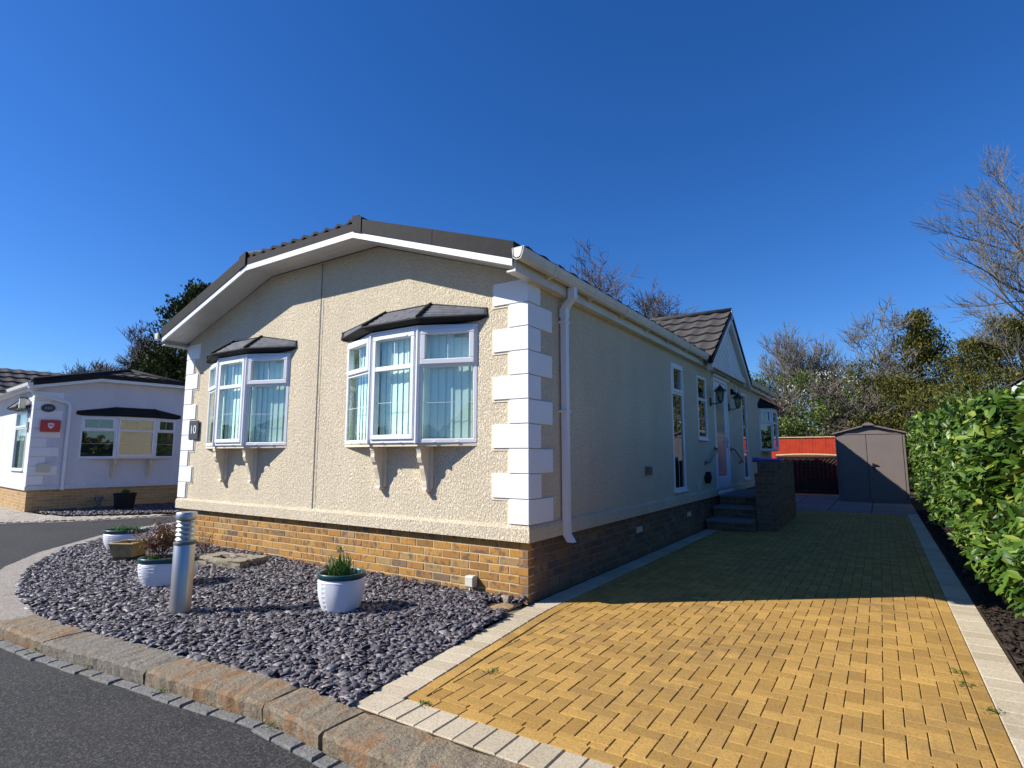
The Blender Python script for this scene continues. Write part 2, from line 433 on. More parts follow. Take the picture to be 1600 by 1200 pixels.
# road follows the kerb and runs on between the two homes
KF = [(8, -2.30), (3.2, -2.38), (1.04, -2.42), (.34, -2.43), (-.13, -2.40), (-1.13, -2.51), (-2.28, -2.65), (-3.11, -2.70), (-4.3, -2.56), (-5.3, -2.22), (-6.0, -1.9), (-6.9, -1.3), (-8.0, -.2), (-8.65, .75), (-8.95, 1.7), (-9.1, 3.2), (-9.1, 6), (-9.1, 30)]
FAR = [(-10.7, 30), (-10.7, 8), (-10.6, 3.5), (-10.75, 2.2), (-11.2, .9), (-12.4, -.6), (-15, -1.6), (-40, -3.5), (-40, -30), (40, -30), (40, -2.3)]
sheet('road', KF+FAR, ROADZ, M['asphalt'], kind='structure')

# kerb stones (large granite blocks) -------------------------------------------------
KB = {}
def off(pts, d):
    """offset polyline to its right-hand/inner side by d"""
    res = []
    for i, p in enumerate(pts):
        a = Vector(pts[max(i-1, 0)]); b = Vector(pts[min(i+1, len(pts)-1)]); e = (b-a).normalized()
        n = Vector((e.y, -e.x)); res.append((p[0]+n.x*d, p[1]+n.y*d))
    return res
def along(pts, s):
    for i in range(len(pts)-1):
        a, b = Vector(pts[i]), Vector(pts[i+1]); L = (b-a).length
        if s <= L: e = (b-a)/L; return a+e*s, e
        s -= L
    a, b = Vector(pts[-2]), Vector(pts[-1]); e = (b-a).normalized(); return b+e*s, e
def stone_strip(path, s0, s1, w, ztop, zbot, name, m, rough=.008, seg=.045, bev=.012, back=0, **k):
    """one stone following the path between arc lengths; inner side = right-hand normal"""
    rr = random.Random(int(s0*1000)+3)
    n = max(2, int((s1-s0)/seg)); prof = [(0, zbot), (-.004, ztop-bev*1.6), (bev, ztop), (w*.5, ztop+.002), (w-bev, ztop), (w, ztop-bev), (w, zbot)]
    vs = []; fs = []; kf = len(prof)
    for i in range(n+1):
        s = s0+(s1-s0)*i/n
        endd = bev if i in (0, n) else 0
        p, e = along(path, s); nn = Vector((e.y, -e.x))
        for j, (u, z) in enumerate(prof):
            jx = rr.uniform(-rough, rough) if j < 6 else 0; jz = rr.uniform(-rough, rough)*.7 if 1 <= j <= 5 else 0
            q = p+nn*(u+back+jx); vs.append((q.x, q.y, z+jz-(endd*.5 if 1 <= j <= 5 else 0)))
    for i in range(n):
        for j in range(kf-1): fs.append((i*kf+j, i*kf+j+1, (i+1)*kf+j+1, (i+1)*kf+j))
    fs.append(tuple(range(kf-1, -1, -1))); fs.append(tuple(range(n*kf, n*kf+kf)))
    mb = MB(); mb.add(vs, fs); return mb.build(name, m, smooth=False, **k)

KP = KF[2:15]      # from x=1.04 leftwards round the corner
joints = [(.705, 1.62, 'granite', 'grey brown granite kerb stone ending at the corner point of the slate bed, mossy at its foot'),
          (1.63, 2.63, 'granite_rust', 'long orange stained kerb stone in front of the steel bollard and slate chippings'),
          (2.64, 3.62, 'granite', 'plain grey kerb stone between two rust coloured kerb stones'),
          (3.63, 4.35, 'granite_rust', 'short rust brown kerb stone where the pale curved edging begins')]
joints[0] = (.71, 1.19, 'granite_rust', 'short rusty kerb stone ending at the pointed corner of the slate bed')
joints[1] = (1.20, 2.22, 'granite_rust', 'long orange stained kerb stone below the white round pot of daffodils')
joints[2] = (2.23, 3.40, 'granite', 'longest plain grey kerb stone between two rust coloured ones')
joints[3] = (3.41, 4.30, 'granite_rust', 'rust brown kerb stone where the pale curved edging begins at the left')
for s0, s1, mm, lab in joints:
    stone_strip(KP, s0, s1, .27, 0.0, -.13, 'kerb_stone', M[mm], label=lab, cat='kerb stone', group='large granite kerb stones along the slate bed')
# pale radius edging around the bed
stone_strip(KP, 4.31, 12.5, .30, -.008, -.13, 'edging_stone', M['kerb_conc'], rough=.003, label='pale concrete edging curving round the left tip of the slate bed', cat='edging')
# dropped kerb before the drive
KD = list(reversed([(-.13, -2.40), (.34, -2.43), (1.04, -2.42), (3.2, -2.38), (8, -2.30)]))
total = sum((Vector(KD[i+1])-Vector(KD[i])).length for i in range(len(KD)-1))
sx = total-.49
stone_strip(KD, sx-1.45, sx, .265, -.003, -.13, 'kerb_stone', M['granite_rust'], label='flush lowered kerb stone at the near left corner of the yellow drive', cat='kerb stone', group='large granite kerb stones along the slate bed')
s = sx-1.46; i = 0
while s > .3:
    stone_strip(KD, s-1.0, s, .265, -.003, -.13, 'kerb_stone', M['granite'], label='flush lowered kerb stone along the road edge of the yellow drive', cat='kerb stone', group='lowered kerb stones along the drive'); s -= 1.01; i += 1

def blocks(name, polys, z, m, joint=.003, bev=.004, h=.05, jz=.0015, seed=1, parent=None, **k):
    rr = random.Random(seed); V = []; F = []
    mb = MB()
    for p in polys:
        if area(p) < 0: p = p[::-1]
        if area(p) < .0006: continue
        a = inset(p, joint/2)
        if not a or area(a) < .0003: continue
        b = inset(a, bev)
        dz = rr.uniform(-jz, jz); tx, ty = rr.uniform(-.004, .004), rr.uniform(-.004, .004)
        cx = sum(q[0] for q in a)/len(a); cy = sum(q[1] for q in a)/len(a)
        zz = lambda q: z+dz+(q[0]-cx)*tx+(q[1]-cy)*ty
        n = len(a); vs = [(q[0], q[1], z-h) for q in a]+[(q[0], q[1], zz(q)-bev) for q in a]
        fs = [(i, (i+1) % n, n+(i+1) % n, n+i) for i in range(n)]
        if b and area(b) > 0 and len(b) == n:
            vs += [(q[0], q[1], zz(q)) for q in b]
            fs += [(n+i, n+(i+1) % n, 2*n+(i+1) % n, 2*n+i) for i in range(n)]+[tuple(range(2*n, 3*n))]
        else: fs.append(tuple(range(n, 2*n)))
        mb.add(vs, fs)
    return mb.build(name, m, parent, **k)

# setts between road and kerb
polys = []
rr = random.Random(5)
def sett_row(path, s0, s1, w0=.095):
    s = s0
    while s < s1:
        L = rr.uniform(.15, .23)
        if rr.random() < .2: L = rr.uniform(.1, .14)
        L = min(L, s1-s+.02)
        p, e = along(path, s); q, e2 = along(path, s+L)
        n1 = Vector((e.y, -e.x)); n2 = Vector((e2.y, -e2.x))
        wj = w0+rr.uniform(-.012, .012)
        polys.append([tuple(p-n1*.004), tuple(q-n2*.004), tuple(q-n2*wj), tuple(p-n1*wj)]); s += L
sett_row(KF[1:17], .2, 15.5)
blocks('sett_strip', polys, ROADZ+.012, M['sett'], joint=.012, bev=.008, jz=.005, kind='structure')
sett_far = [(-10.6, 20), (-10.6, 3.5), (-10.75, 2.2), (-11.2, .9), (-12.4, -.6), (-15, -1.6), (-22, -2.2)]
polys = []; sett_row(list(reversed(sett_far)), 0, 30)
blocks('sett_strip', polys, ROADZ+.012, M['paver_old'], joint=.012, bev=.008, jz=.005, kind='structure')

# driveway ---------------------------------------------------------------
YF = -2.16        # front of the pale border
XR0, XR1 = 3.04, 3.23
YB = 10.6         # where the slabs start
sheet('driveway_bed', [(.22, -2.18), (XR1+.02, -2.14), (XR1+.02, YB), (-.02, YB), (-.02, 0), (.0, -.35), (.1, -1.3)], -.0062, M['joint'], kind='structure')
Lo = [(.24, -2.16), (.14, -1.32), (.04, -.36), (.012, .02), (.012, .7), (.012, YB)]   # outer edge of the left border
def strip_blocks(path, w, L, s0, s1, side=1, jl=.0):
    out = []; s = s0
    while s < s1-.01:
        l = min(L, s1-s)
        p, e = along(path, s); q, e2 = along(path, s+l)
        n1 = Vector((e.y, -e.x))*side; n2 = Vector((e2.y, -e2.x))*side
        out.append([tuple(p), tuple(q), tuple(q+n2*w), tuple(p+n1*w)]); s += l
    return out
plen = sum((Vector(Lo[i+1])-Vector(Lo[i])).length for i in range(len(Lo)-1))
pale = strip_blocks(Lo, .205, .142, 0.16, plen)
pale += [[(x, YF), (x+.117, YF+.002), (x+.117, YF+.205), (x, YF+.203)] for x in np.arange(.44, XR0-.05, .1181)]
pale.append([(.25, -2.16), (.437, -2.16), (.437, -1.96), (.235, -1.99)])
pale += [[(XR0, y), (XR1, y), (XR1, y+.170), (XR0, y+.170)] for y in np.arange(YF+.205, YB, .1715)]
pale.append([(XR0, YF), (XR1, YF), (XR1, YF+.2), (XR0, YF+.2)])
blocks('driveway_border', pale, .002, M['paver_buff'], joint=.004, bev=.004, seed=2, kind='structure')
Li = off(Lo, .207)
# yellow stretcher course inside the border then herringbone
yel = strip_blocks(Li, .0855, .171, .2, plen-.3)
yel += [[(x, YF+.205), (x+.171, YF+.205), (x+.171, YF+.2905), (x, YF+.2905)] for x in np.arange(.44, XR0-.11, .171)]
yel += [[(XR0-.0855, y), (XR0, y), (XR0, y+.171), (XR0-.0855, y+.171)] for y in np.arange(YF+.2905, YB-.1, .171)]
Lh = off(Lo, .2925)
clipA = [(Lh[1][0], Lh[1][1]), (XR0-.087, YF+.2925), (XR0-.087, YB), (Lh[3][0], YB), (Lh[3][0]+.002, Lh[3][1])]
# split into convex regions: lower trapezoid and upper rectangle
yk = .03
def xl(y):
    P_ = Lh
    for i in range(len(P_)-1):
        if P_[i][1] <= y <= P_[i+1][1]:
            t = (y-P_[i][1])/(P_[i+1][1]-P_[i][1]); return P_[i][0]+(P_[i+1][0]-P_[i][0])*t
    return P_[0][0] if y < P_[0][1] else P_[-1][0]
y0h = YF+.2925
conv = [[(xl(y0h), y0h), (XR0-.087, y0h), (XR0-.087, yk), (xl(yk), yk)],
        [(xl(yk), yk), (XR0-.087, yk), (XR0-.087, YB), (Lh[-1][0], YB)]]
def herring(x0, x1, y0, y1):
    u = .0855; out = []
    ni = int((x1-x0)/u)+4; nj = int((y1-y0)/u)+4
    for j in range(-2, nj):
        for i in range(-2, ni):
            k = (i-j) % 4
            x = x0+i*u; y = y0+j*u
            if k == 0: out.append([(x, y), (x+2*u, y), (x+2*u, y+u), (x, y+u)])       # horizontal block
            elif k == 3: out.append([(x, y), (x+u, y), (x+u, y+2*u), (x, y+2*u)])       # vertical block over (i,j-1),(i,j)
    return out
for b in herring(.25, XR0, YF+.25, YB):
    done = False
    cy_ = [q[1] for q in b]
    full = conv[0] if max(cy_) <= yk else conv[1] if min(cy_) >= yk else None
    if full: 
        c = clip_poly(b, full)
        if c: yel.append(c)
    else:
        # crossing the split line: use union polygon if clearly inside
        if min(q[0] for q in b) > xl(yk)+.02 and max(q[0] for q in b) < XR0-.087: yel.append(b)
        else:
            for cc in conv:
                c = clip_poly(b, cc)
                if c: yel.append(c)
blocks('driveway', yel, 0.0, M['paver'], joint=.0038, bev=.0028, jz=.0014, seed=3, kind='structure')
# slabs beyond
sl = []
for i in range(4):
    for j in range(12):
        x = -.2+i*.86+.01; y = YB+j*.6; sl.append([(x, y), (x+.855, y), (x+.855, y+.595), (x, y+.595)])
sheet('patio_bed', [(-.25, YB), (XR1+.02, YB), (XR1+.02, YB+7.2), (-.25, YB+7.2)], -.022, M['joint'], kind='structure')
blocks('patio', sl, 0.0, M['slab'], joint=.012, bev=.003, seed=4, kind='structure')
# soil strip under the hedge
sheet('hedge_soil', [(XR1+.02, -2.1), (6.5, -2.1), (6.5, 20), (XR1+.02, 20)], -.02, M['soil'], kind='structure')
def chips(name, inside, bounds, n, zf, m, Lr, seed, tilt=.38, th=.11, **k):
    rg = np.random.RandomState(seed)
    P = []
    while len(P) < n:
        x = rg.uniform(bounds[0], bounds[1], n); y = rg.uniform(bounds[2], bounds[3], n)
        for a, b in zip(x, y):
            if inside(a, b): P.append((a, b))
    P = np.array(P[:n]); lay = rg.rand(n)
    Z = np.array([zf(a, b) for a, b in P])+lay*.028
    P3 = np.column_stack([P, Z])
    t = rg.uniform(0, 2*pi, n)
    D = np.column_stack([np.cos(t), np.sin(t), rg.normal(0, tilt*.7, n)])
    N = np.column_stack([rg.normal(0, tilt, n), rg.normal(0, tilt, n), np.ones(n)])
    L = rg.uniform(Lr[0], Lr[1], n)*(1+.5*(rg.rand(n) < .08)); W = L*rg.uniform(.42, .85, n)
    ring = [(-.5, -.06), (-.22, -.46), (.36, -.42), (.5, .08), (.06, .48), (-.34, .34)]
    k6 = 6; tv = [(a_, b_, -.5) for a_, b_ in ring]+[(a_, b_, .5) for a_, b_ in ring]
    F4 = [(i, (i+1) % k6, k6+(i+1) % k6, k6+i) for i in range(k6)]
    T = L*rg.uniform(.06, th, n)
    V, F = scatter(P3, D, N, L, W, tv, F4, T=T)
    _, Ft = scatter(P3, D, N, L, W, tv, [(6, 7, 8), (6, 8, 9), (6, 9, 10), (6, 10, 11)], T=T)
    tri = np.concatenate([F[:, [0, 1, 2]], F[:, [0, 2, 3]], Ft])
    J = rg.normal(0, .10, (n, k6, 3))*L[:, None, None]; J[:, :, 2] *= .35
    V = (V.reshape(n, 2, k6, 3)+J[:, None]).reshape(-1, 3)
    return np_mesh(name, V, tri, m, **k)
def in_poly(poly):
    def f(x, y):
        c = False; n = len(poly)
        for i in range(n):
            x1, y1 = poly[i]; x2, y2 = poly[(i+1) % n]
            if (y1 > y) != (y2 > y) and x < (x2-x1)*(y-y1)/(y2-y1)+x1: c = not c
        return c
    return f
inner = off(KF[2:17], .26); inner2 = off(KF[2:17], .285)
bed = [(.0, 0), (.03, -.36), (.13, -1.32), (.22, -2.05), (.28, -2.2)]
bed += [p for p in inner if -3.9 < p[0] < .2 and p[1] < 0]
bed += [p for p in inner2 if p[0] <= -3.9 and p[1] < 5]
bed += [(-5.97, 6), (-5.97, 0)]
bed_f = in_poly(bed)
def bed_z(x, y):
    d = max(0, min(1, (y+2.0)/1.9)) if x > -6 else .3
    z = -.020+.045*d*d*(3-2*d)
    if x < -3: z += .03*min(1, (-3-x)/2)*d
    return z+.008*sin(3.1*x+1)*cos(2.7*y)
mb = MB()
gx = np.arange(-8.6, .5, .15); gy = np.arange(-2.7, 6.01, .15)
sheet('slate_bed_base', bed, -.045, M['soil'], kind='structure')
chips('slate_chippings', lambda a, b: bed_f(a, b) and b < -.0 and hypot((a+.1)/1.1, b+.24) > .15, (-8.8, .35, -2.6, 0), 40000, bed_z, M['slate'], (.030, .070), 11,
      kind='stuff', label='plum grey slate chippings covering the bed in front of the cream home', cat='slate chippings')
chips('slate_chippings', lambda a, b: bed_f(a, b) and b >= .0 and a < -5.97, (-8.9, -5.9, 0, 5.9), 9000, bed_z, M['slate'], (.035, .06), 12,
      kind='stuff', label='slate chippings down the left side of the cream home', cat='slate chippings')
# soil fill under the chippings so that no gap shows deep
def terrain(name, xs, ys, zf, m, ins, **k):
    vs = []; fs = []; idx = {}
    for i, x in enumerate(xs):
        for j, y in enumerate(ys):
            idx[i, j] = len(vs); vs.append((x, y, zf(x, y)))
    for i in range(len(xs)-1):
        for j in range(len(ys)-1):
            if all(ins(xs[a], ys[b]) for a, b in ((i, j), (i+1, j), (i+1, j+1), (i, j+1))): fs.append((idx[i, j], idx[i+1, j], idx[i+1, j+1], idx[i, j+1]))
    mb = MB(); mb.add(vs, fs); return mb.build(name, m, smooth=True, **k)
terrain('slate_bed_soil', list(np.arange(-8.8, .4, .1)), list(np.arange(-2.6, 5.9, .1)), lambda x, y: bed_z(x, y)-.006, M['soil'], lambda x, y: bed_f(x, y) and not (x > -5.98 and y > .0), kind='structure')
chips('bark_mulch', lambda a, b: True, (XR1+.03, 4.1, -2.0, 12), 9000, lambda a, b: -.022, M['soil'], (.02, .06), 13, kind='stuff', label='dark bark mulch under the laurel hedge', cat='mulch')
# sandy patch and pale stone near the corner
mb = MB(); rr = random.Random(8)
n = 16; vs = [(-.10, -.24, .055)]+[(-.11+(.2+rr.uniform(-.03, .03))*cos(2*pi*i/n), -.27+(.25+rr.uniform(-.03, .03))*sin(2*pi*i/n)*.9, -.004) for i in range(n)]
vs = [(min(x, .03+(-y)*.06), min(y, .0), z) for x, y, z in vs]
mb.add(vs, [(0, 1+i, 1+(i+1) % n) for i in range(n)]); mb.build('sand_patch', M['sand'], smooth=True, kind='structure')
def rock(name, c, s, m, seed, **k):
    bm = bmesh.new(); bmesh.ops.create_icosphere(bm, subdivisions=2, radius=1)
    r = random.Random(seed)
    pl = [(Vector((r.gauss(0, 1), r.gauss(0, 1), r.gauss(0, 1))).normalized(), r.uniform(.55, .85)) for _ in range(9)]
    for v in bm.verts:
        for nn, d in pl:
            e = v.co.dot(nn)-d
            if e > 0: v.co -= nn*e
        v.co = Vector((v.co.x*s[0], v.co.y*s[1], v.co.z*s[2]))
    me = bpy.data.meshes.new(name); bm.to_mesh(me); bm.free(); me.materials.append(m)
    o = bpy.data.objects.new(name, me); COL.objects.link(o); o.location = c; return tag(o, **k)
rock('rock', (-.17, -.10, .045), (.06, .05, .04), M['stone'], 3, label='pale angular stone lying by the foot of the brick corner', cat='rock')

# weeds in joints
def weeds(name, c, r, n, seed, **k):
    rg = np.random.RandomState(seed); P = np.column_stack([rg.normal(c[0], r*.5, n), rg.normal(c[1], r*.5, n), np.full(n, c[2])+rg.rand(n)*.008])
    t = rg.rand(n)*2*pi; D = np.column_stack([np.cos(t), np.sin(t), rg.uniform(.1, .9, n)]); N = np.column_stack([rg.normal(0, .3, n), rg.normal(0, .3, n), np.ones(n)])
    L = rg.uniform(.008, .02, n); V, F = scatter(P, D, N, L, L*.5, [(0, 0, 0), (.5, -.5, .1), (1, 0, 0), (.5, .5, .1)], [(0, 1, 2, 3)])
    return np_mesh(name, V, F, M['weed'], **k)
wl = [((.60, -1.40, 0), 'small green weed growing in the yellow paving below the brick corner'), ((2.94, .1, 0), 'weed tuft in the right hand joint of the drive'),
      ((3.03, -.45, 0), 'largest weed tuft by the pale border at the right of the drive'), ((2.95, -.1, 0), 'small weed beside the right hand border nearest the hedge leaves'),
      ((.56, -1.95, 0), 'weed at the inner corner of the pale border'), ((-.95, -2.52, -.075), 'weed at the foot of the middle kerb stones'), ((-.03, -2.42, -.075), 'weed patch under the rusty kerb stone end'),
      ((-2.4, -2.66, -.075), 'weed patch under the leftmost rusty kerb stone'), ((-1.75, -2.59, -.075), 'tiny weed between the setts and the grey kerb stone'), ((1.55, -.2, 0), 'tiny weed in the middle of the drive'), ((1.2, .12, 0), 'tiny weed just in front of the shadow edge on the drive')]
for i, (c, lab) in enumerate(wl): weeds('weed', c, .05 if i not in (4, 9, 10) else .025, 60 if i not in (9, 10) else 20, 40+i, label=lab, cat='weed', group='weeds in the paving joints')

# ------------------------------------------------------------------ bricks
def brick_wall(root, M4, L, z0, z1, name='brickwork', bm='brick', mm='mortar', x0=0, seed=0, thick=.1, course=.075, ends=True):
    """bricks on local plane y=0 facing -y, local x 0..L"""
    rr = random.Random(seed); mb = MB(); mb.M = M4
    z = z1; row = 0
    while z > z0+.005:
        h = min(course, z-z0); x = 0 if row % 2 == 0 else -.1125
        while x < L-.001:
            a = max(0, x)+.0058; b = min(L, x+.225)-.0058
            if abs(a-.0058) < 1e-6: a = 0.0
            if abs(b-(L-.0058)) < 1e-6: b = L
            if b-a > .02: mb.bbox(a, b, rr.uniform(-.0015, .0015), .06, z-h+.0058, z-.0058, .003)
            x += .225
        z -= course; row += 1
    w_ = mb.build(name, M[bm], root)
    mo = MB(); mo.M = M4; mo.box(.003, L-.003, .0042, thick, z0, z1-.001); mo.build('mortar', M[mm], w_)
    return w_

# ------------------------------------------------------------------ windows
def frame_rect(mb, x0, x1, z0, z1, w, y0, y1, b=.006):
    mb.bbox(x0, x1, y0, y1, z0, z0+w, b); mb.bbox(x0, x1, y0, y1, z1-w, z1, b)
    mb.bbox(x0, x0+w, y0+.0007, y1, z0+w-.001, z1-w+.001, b); mb.bbox(x1-w, x1, y0+.0007, y1, z0+w-.001, z1-w+.001, b)
def facet(fr, gl, bars, blinds, M4, w, z0, z1, kind, blindgap=.05):
    """one glazed facet: local x 0..w, outward -y.  kind: 'full' sash around both lights, 'top' sash on the top light"""
    for q in (fr, gl, bars, blinds):
        if q: q.M = M4
    f = .042; h = z1-z0; zt = z0+h*.66
    frame_rect(fr, 0, w, z0, z1, f, -.005, .05)
    if kind == 'full':
        frame_rect(fr, f-.004, w-f+.004, z0+f-.004, z1-f+.004, .05, -.022, .04)
        fr.bbox(f+.04, w-f-.04, -.020, .04, zt-.022, zt+.03, .006)
        gx0, gx1 = f+.045, w-f-.045; g = [(z0+f+.045, zt-.02), (zt+.028, z1-f-.045)]
        fr.bbox(f+.09, w-f-.09, -.030, -.02, z1-f-.040, z1-f-.022, .003)
    elif kind == 'top':
        fr.bbox(f-.004, w-f+.004, -.004, .045, zt-.02, zt+.02, .005)
        frame_rect(fr, f-.012, w-f+.012, zt+.008, z1-f+.010, .052, -.024, .04)
        gx0, gx1 = f, w-f; g = [(z0+f, zt-.018)]
        gl.box(f+.036, w-f-.036, .008, .014, zt+.055, z1-f-.038); bars.box(w/2-.004, w/2+.004, .0055, .0078, zt+.055, z1-f-.038)
    else:
        gx0, gx1 = f, w-f; g = [(z0+f, z1-f)]
    for i, (a, b) in enumerate(g):
        gl.box(gx0, gx1, .008, .014, a, b)
        if kind == 'full' and i == 1: bars.box(w/2-.004, w/2+.004, .0055, .0078, a, b)
        elif kind != 'plain' and i == 0: bars.box(gx0, gx1, .0062, .0078, (a+b)/2-.0025, (a+b)/2+.0025)
    if blinds:
        x = gx0-.03; sl = .088; i = 0; rr = random.Random(int(w*1000))
        while x < gx1+.03:
            t = -.12+rr.uniform(-.05, .05); d = sl/2; c = x+d
            dx, dy = d*cos(t), d*sin(t); yb = blindgap+.04
            blinds.add([(c-dx, yb-dy, z0+.05), (c+dx, yb+dy, z0+.05), (c+dx, yb+dy, z1-.05), (c-dx, yb-dy, z1-.05)], [(0, 1, 2, 3)])
            x += .081
def placeM(ax, ay, bx, by, base=Matrix.Identity(4)):
    """local frame with origin (ax,ay), x toward (bx,by); outward = -y local"""
    t = atan2(by-ay, bx-ax)
    return base @ Matrix.Translation((ax, ay, 0)) @ Matrix.Rotation(t, 4, 'Z'), hypot(bx-ax, by-ay)

def canopy(root_part, M4, xs, yo, zb, zt, m='shingle', name='canopy', ov=.09):
    """shingled hood: plan points at wall x0..x3 with front corners x1,x2 at depth yo (negative)"""
    x0, x1, x2, x3 = xs
    out = [(x0-ov-.03, 0), (x1-ov*.6, yo-ov), (x2+ov*.6, yo-ov), (x3+ov+.03, 0)]     # eaves outline
    top = [(x0-ov-.02, 0), (x1+.01, -.015), (x2-.01, -.015), (x3+ov+.02, 0)]; tz = [zb+.075, zt, zt, zb+.075]
    mb = MB(); mb.M = M4
    # stepped courses for every facet
    nC = 5
    for a, b in ((0, 1), (1, 2), (2, 3)):
        A, B_ = Vector((*out[a], zb)), Vector((*out[b], zb)); C_, D_ = Vector((*top[b], tz[b])), Vector((*top[a], tz[a]))
        if a == 0: A = Vector((*out[0], zb))
        for c in range(nC):
            t0 = c/nC; t1 = (c+1)/nC
            p, q = A.lerp(D_, t0), B_.lerp(C_, t0); r, s_ = B_.lerp(C_, min(1, t1)), A.lerp(D_, min(1, t1))
            lift = Vector((0, 0, .012))
            mb.add([tuple(p+lift), tuple(q+lift), tuple(r+lift*.1), tuple(s_+lift*.1), tuple(p), tuple(q)], [(0, 1, 2, 3), (4, 5, 1, 0)])
            # shingle butt joints as fine raised ribs
            L = (q-p).length; k = .18 if c % 2 else .32
            while k < L-.05:
                e = (q-p).normalized(); u = (s_-p)
                a0 = p+e*k+lift; a1 = a0+u*.98-lift*.9; g = e*.002
                mb.add([tuple(a0-g), tuple(a0+g), tuple(a0+g+Vector((0, 0, .0025))), tuple(a1-g), tuple(a1+g), tuple(a1+g+Vector((0, 0, .0025)))], [(0, 2, 5, 3), (1, 4, 5, 2)]); k += .3
    cano = mb.build(name, M[m], root_part)
    # hips, eaves trim, underside
    tb = MB(); tb.M = M4
    for i in (1, 2):
        a = Vector((*out[i], zb+.02)); b = Vector((*top[i], zt+.015))
        tb.tube([tuple(a), tuple(a.lerp(b, .5)+Vector((0, 0, .004))), tuple(b)], .017, 5)
    tb.tube([(*out[0], zb+.006), (*out[1], zb+.006), (*out[2], zb+.006), (*out[3], zb+.006)], .013, 6)
    cl = .035
    ins = [(x0-.012, 0), (x1-.015, yo-.035), (x2+.015, yo-.035), (x3+.012, 0)]
    for a, b in ((0, 1), (1, 2), (2, 3)):
        tb.add([(*out[a], zb), (*out[b], zb), (*ins[b], zb-.034), (*ins[a], zb-.034)], [(0, 3, 2, 1)])
    tb.add([(*p, zb-.034) for p in ins], [(0, 1, 2, 3)])
    tb.tube([(*top[0], tz[0]), (*top[1], zt+.008), (*top[2], zt+.008), (*top[3], tz[3])], .009, 5)
    for i in (0, 3): tb.add([(*out[i], zb-.01), (*top[i], tz[i]+.012), (*ins[i], zb-.034), (out[i][0], -.012, zb-.01), (top[i][0], -.012, tz[i]+.012), (ins[i][0], -.012, zb-.034)], [(0, 1, 2), (3, 5, 4), (0, 3, 4, 1)])
    tb.build('canopy_trim', M['black'], cano)
    return cano

def corbel(parent, M4, x, ztop, h=.45, m='render_smooth'):
    """scroll bracket under a bay"""
    prof = [(0, 0), (-.20, 0), (-.205, -.03), (-.195, -.045), (-.185, -.07), (-.188, -.11), (-.165, -.16), (-.135, -.19), (-.13, -.22), (-.118, -.25), (-.10, -.29), (-.082, -.34), (-.078, -.38), (-.07, -.41), (-.085, -.425), (-.082, -.45), (0, -.45)]
    prof = [(a*.8, b*h/.45+ztop) for a, b in prof]
    mb = MB(); mb.M = M4
    mb.prism(prof, x-.028, x+.028, 'x')
    inn = [(a*.8, b) for a, b in prof[:-4]]+[(0, prof[-4][1])]
    mb.box(x+.028, x+.062, -.03, 0, ztop-h*.93, ztop); mb.box(x-.062, x-.028, -.03, 0, ztop-h*.93, ztop)
    return mb.build('corbel', M[m], parent)

def bay(root, M4, xs, yo, z0, z1, kinds, zb, zt, can='shingle', blind='blind', glass='glass', corb=(), base='render_smooth', name='bay_window'):
    x0, x1, x2, x3 = xs
    fr, gl, ba, bl, dk = MB(), MB(), MB(), MB(), MB()
    pts = [(x0, 0), (x1, yo), (x2, yo), (x3, 0)]
    for i in range(3):
        m4, L = placeM(*pts[i], *pts[i+1], base=M4)
        facet(fr, gl, ba, bl, m4, L, z0, z1, kinds[i])
        dk.M = m4
    fr.M = M4
    for i in (1, 2): fr.tube([(pts[i][0], pts[i][1]-.002, z0), (pts[i][0], pts[i][1]-.002, z1)], .022, 10)
    fr.prism([(x0, .05), (x1+.01, yo-.02), (x2-.01, yo-.02), (x3, .05)], z1-.001, z1+.012, 'z')
    fo = fr.build('window_frame' if name is None else name, M['white'], root)
    gl.build_each('pane', M[glass], fo); ba.build_each('glazing_bar', M['lead'], fo)
    bl.build('blind', M[blind], fo)
    b = MB(); b.M = M4
    b.prism([(x0, -.001), (x1, yo+.012), (x2, yo+.012), (x3, -.001)], z0-.03, z0-.001, 'z'); b.build('bay_base', M[base], fo)
    canopy(fo, M4, xs, yo, zb, zt, can)
    for x in corb: corbel(fo, M4, x, z0-.03)
    # small weep vents
    v = MB()
    for i in range(3):
        m4, L = placeM(*pts[i], *pts[i+1], base=M4); v.M = m4
        for t in (.3, .68): v.bbox(L*t-.018, L*t+.018, -.012, -.004, z0+.006, z0+.016, .002)
    v.build_each('drain_cap', M['white'], fo)
    return fo

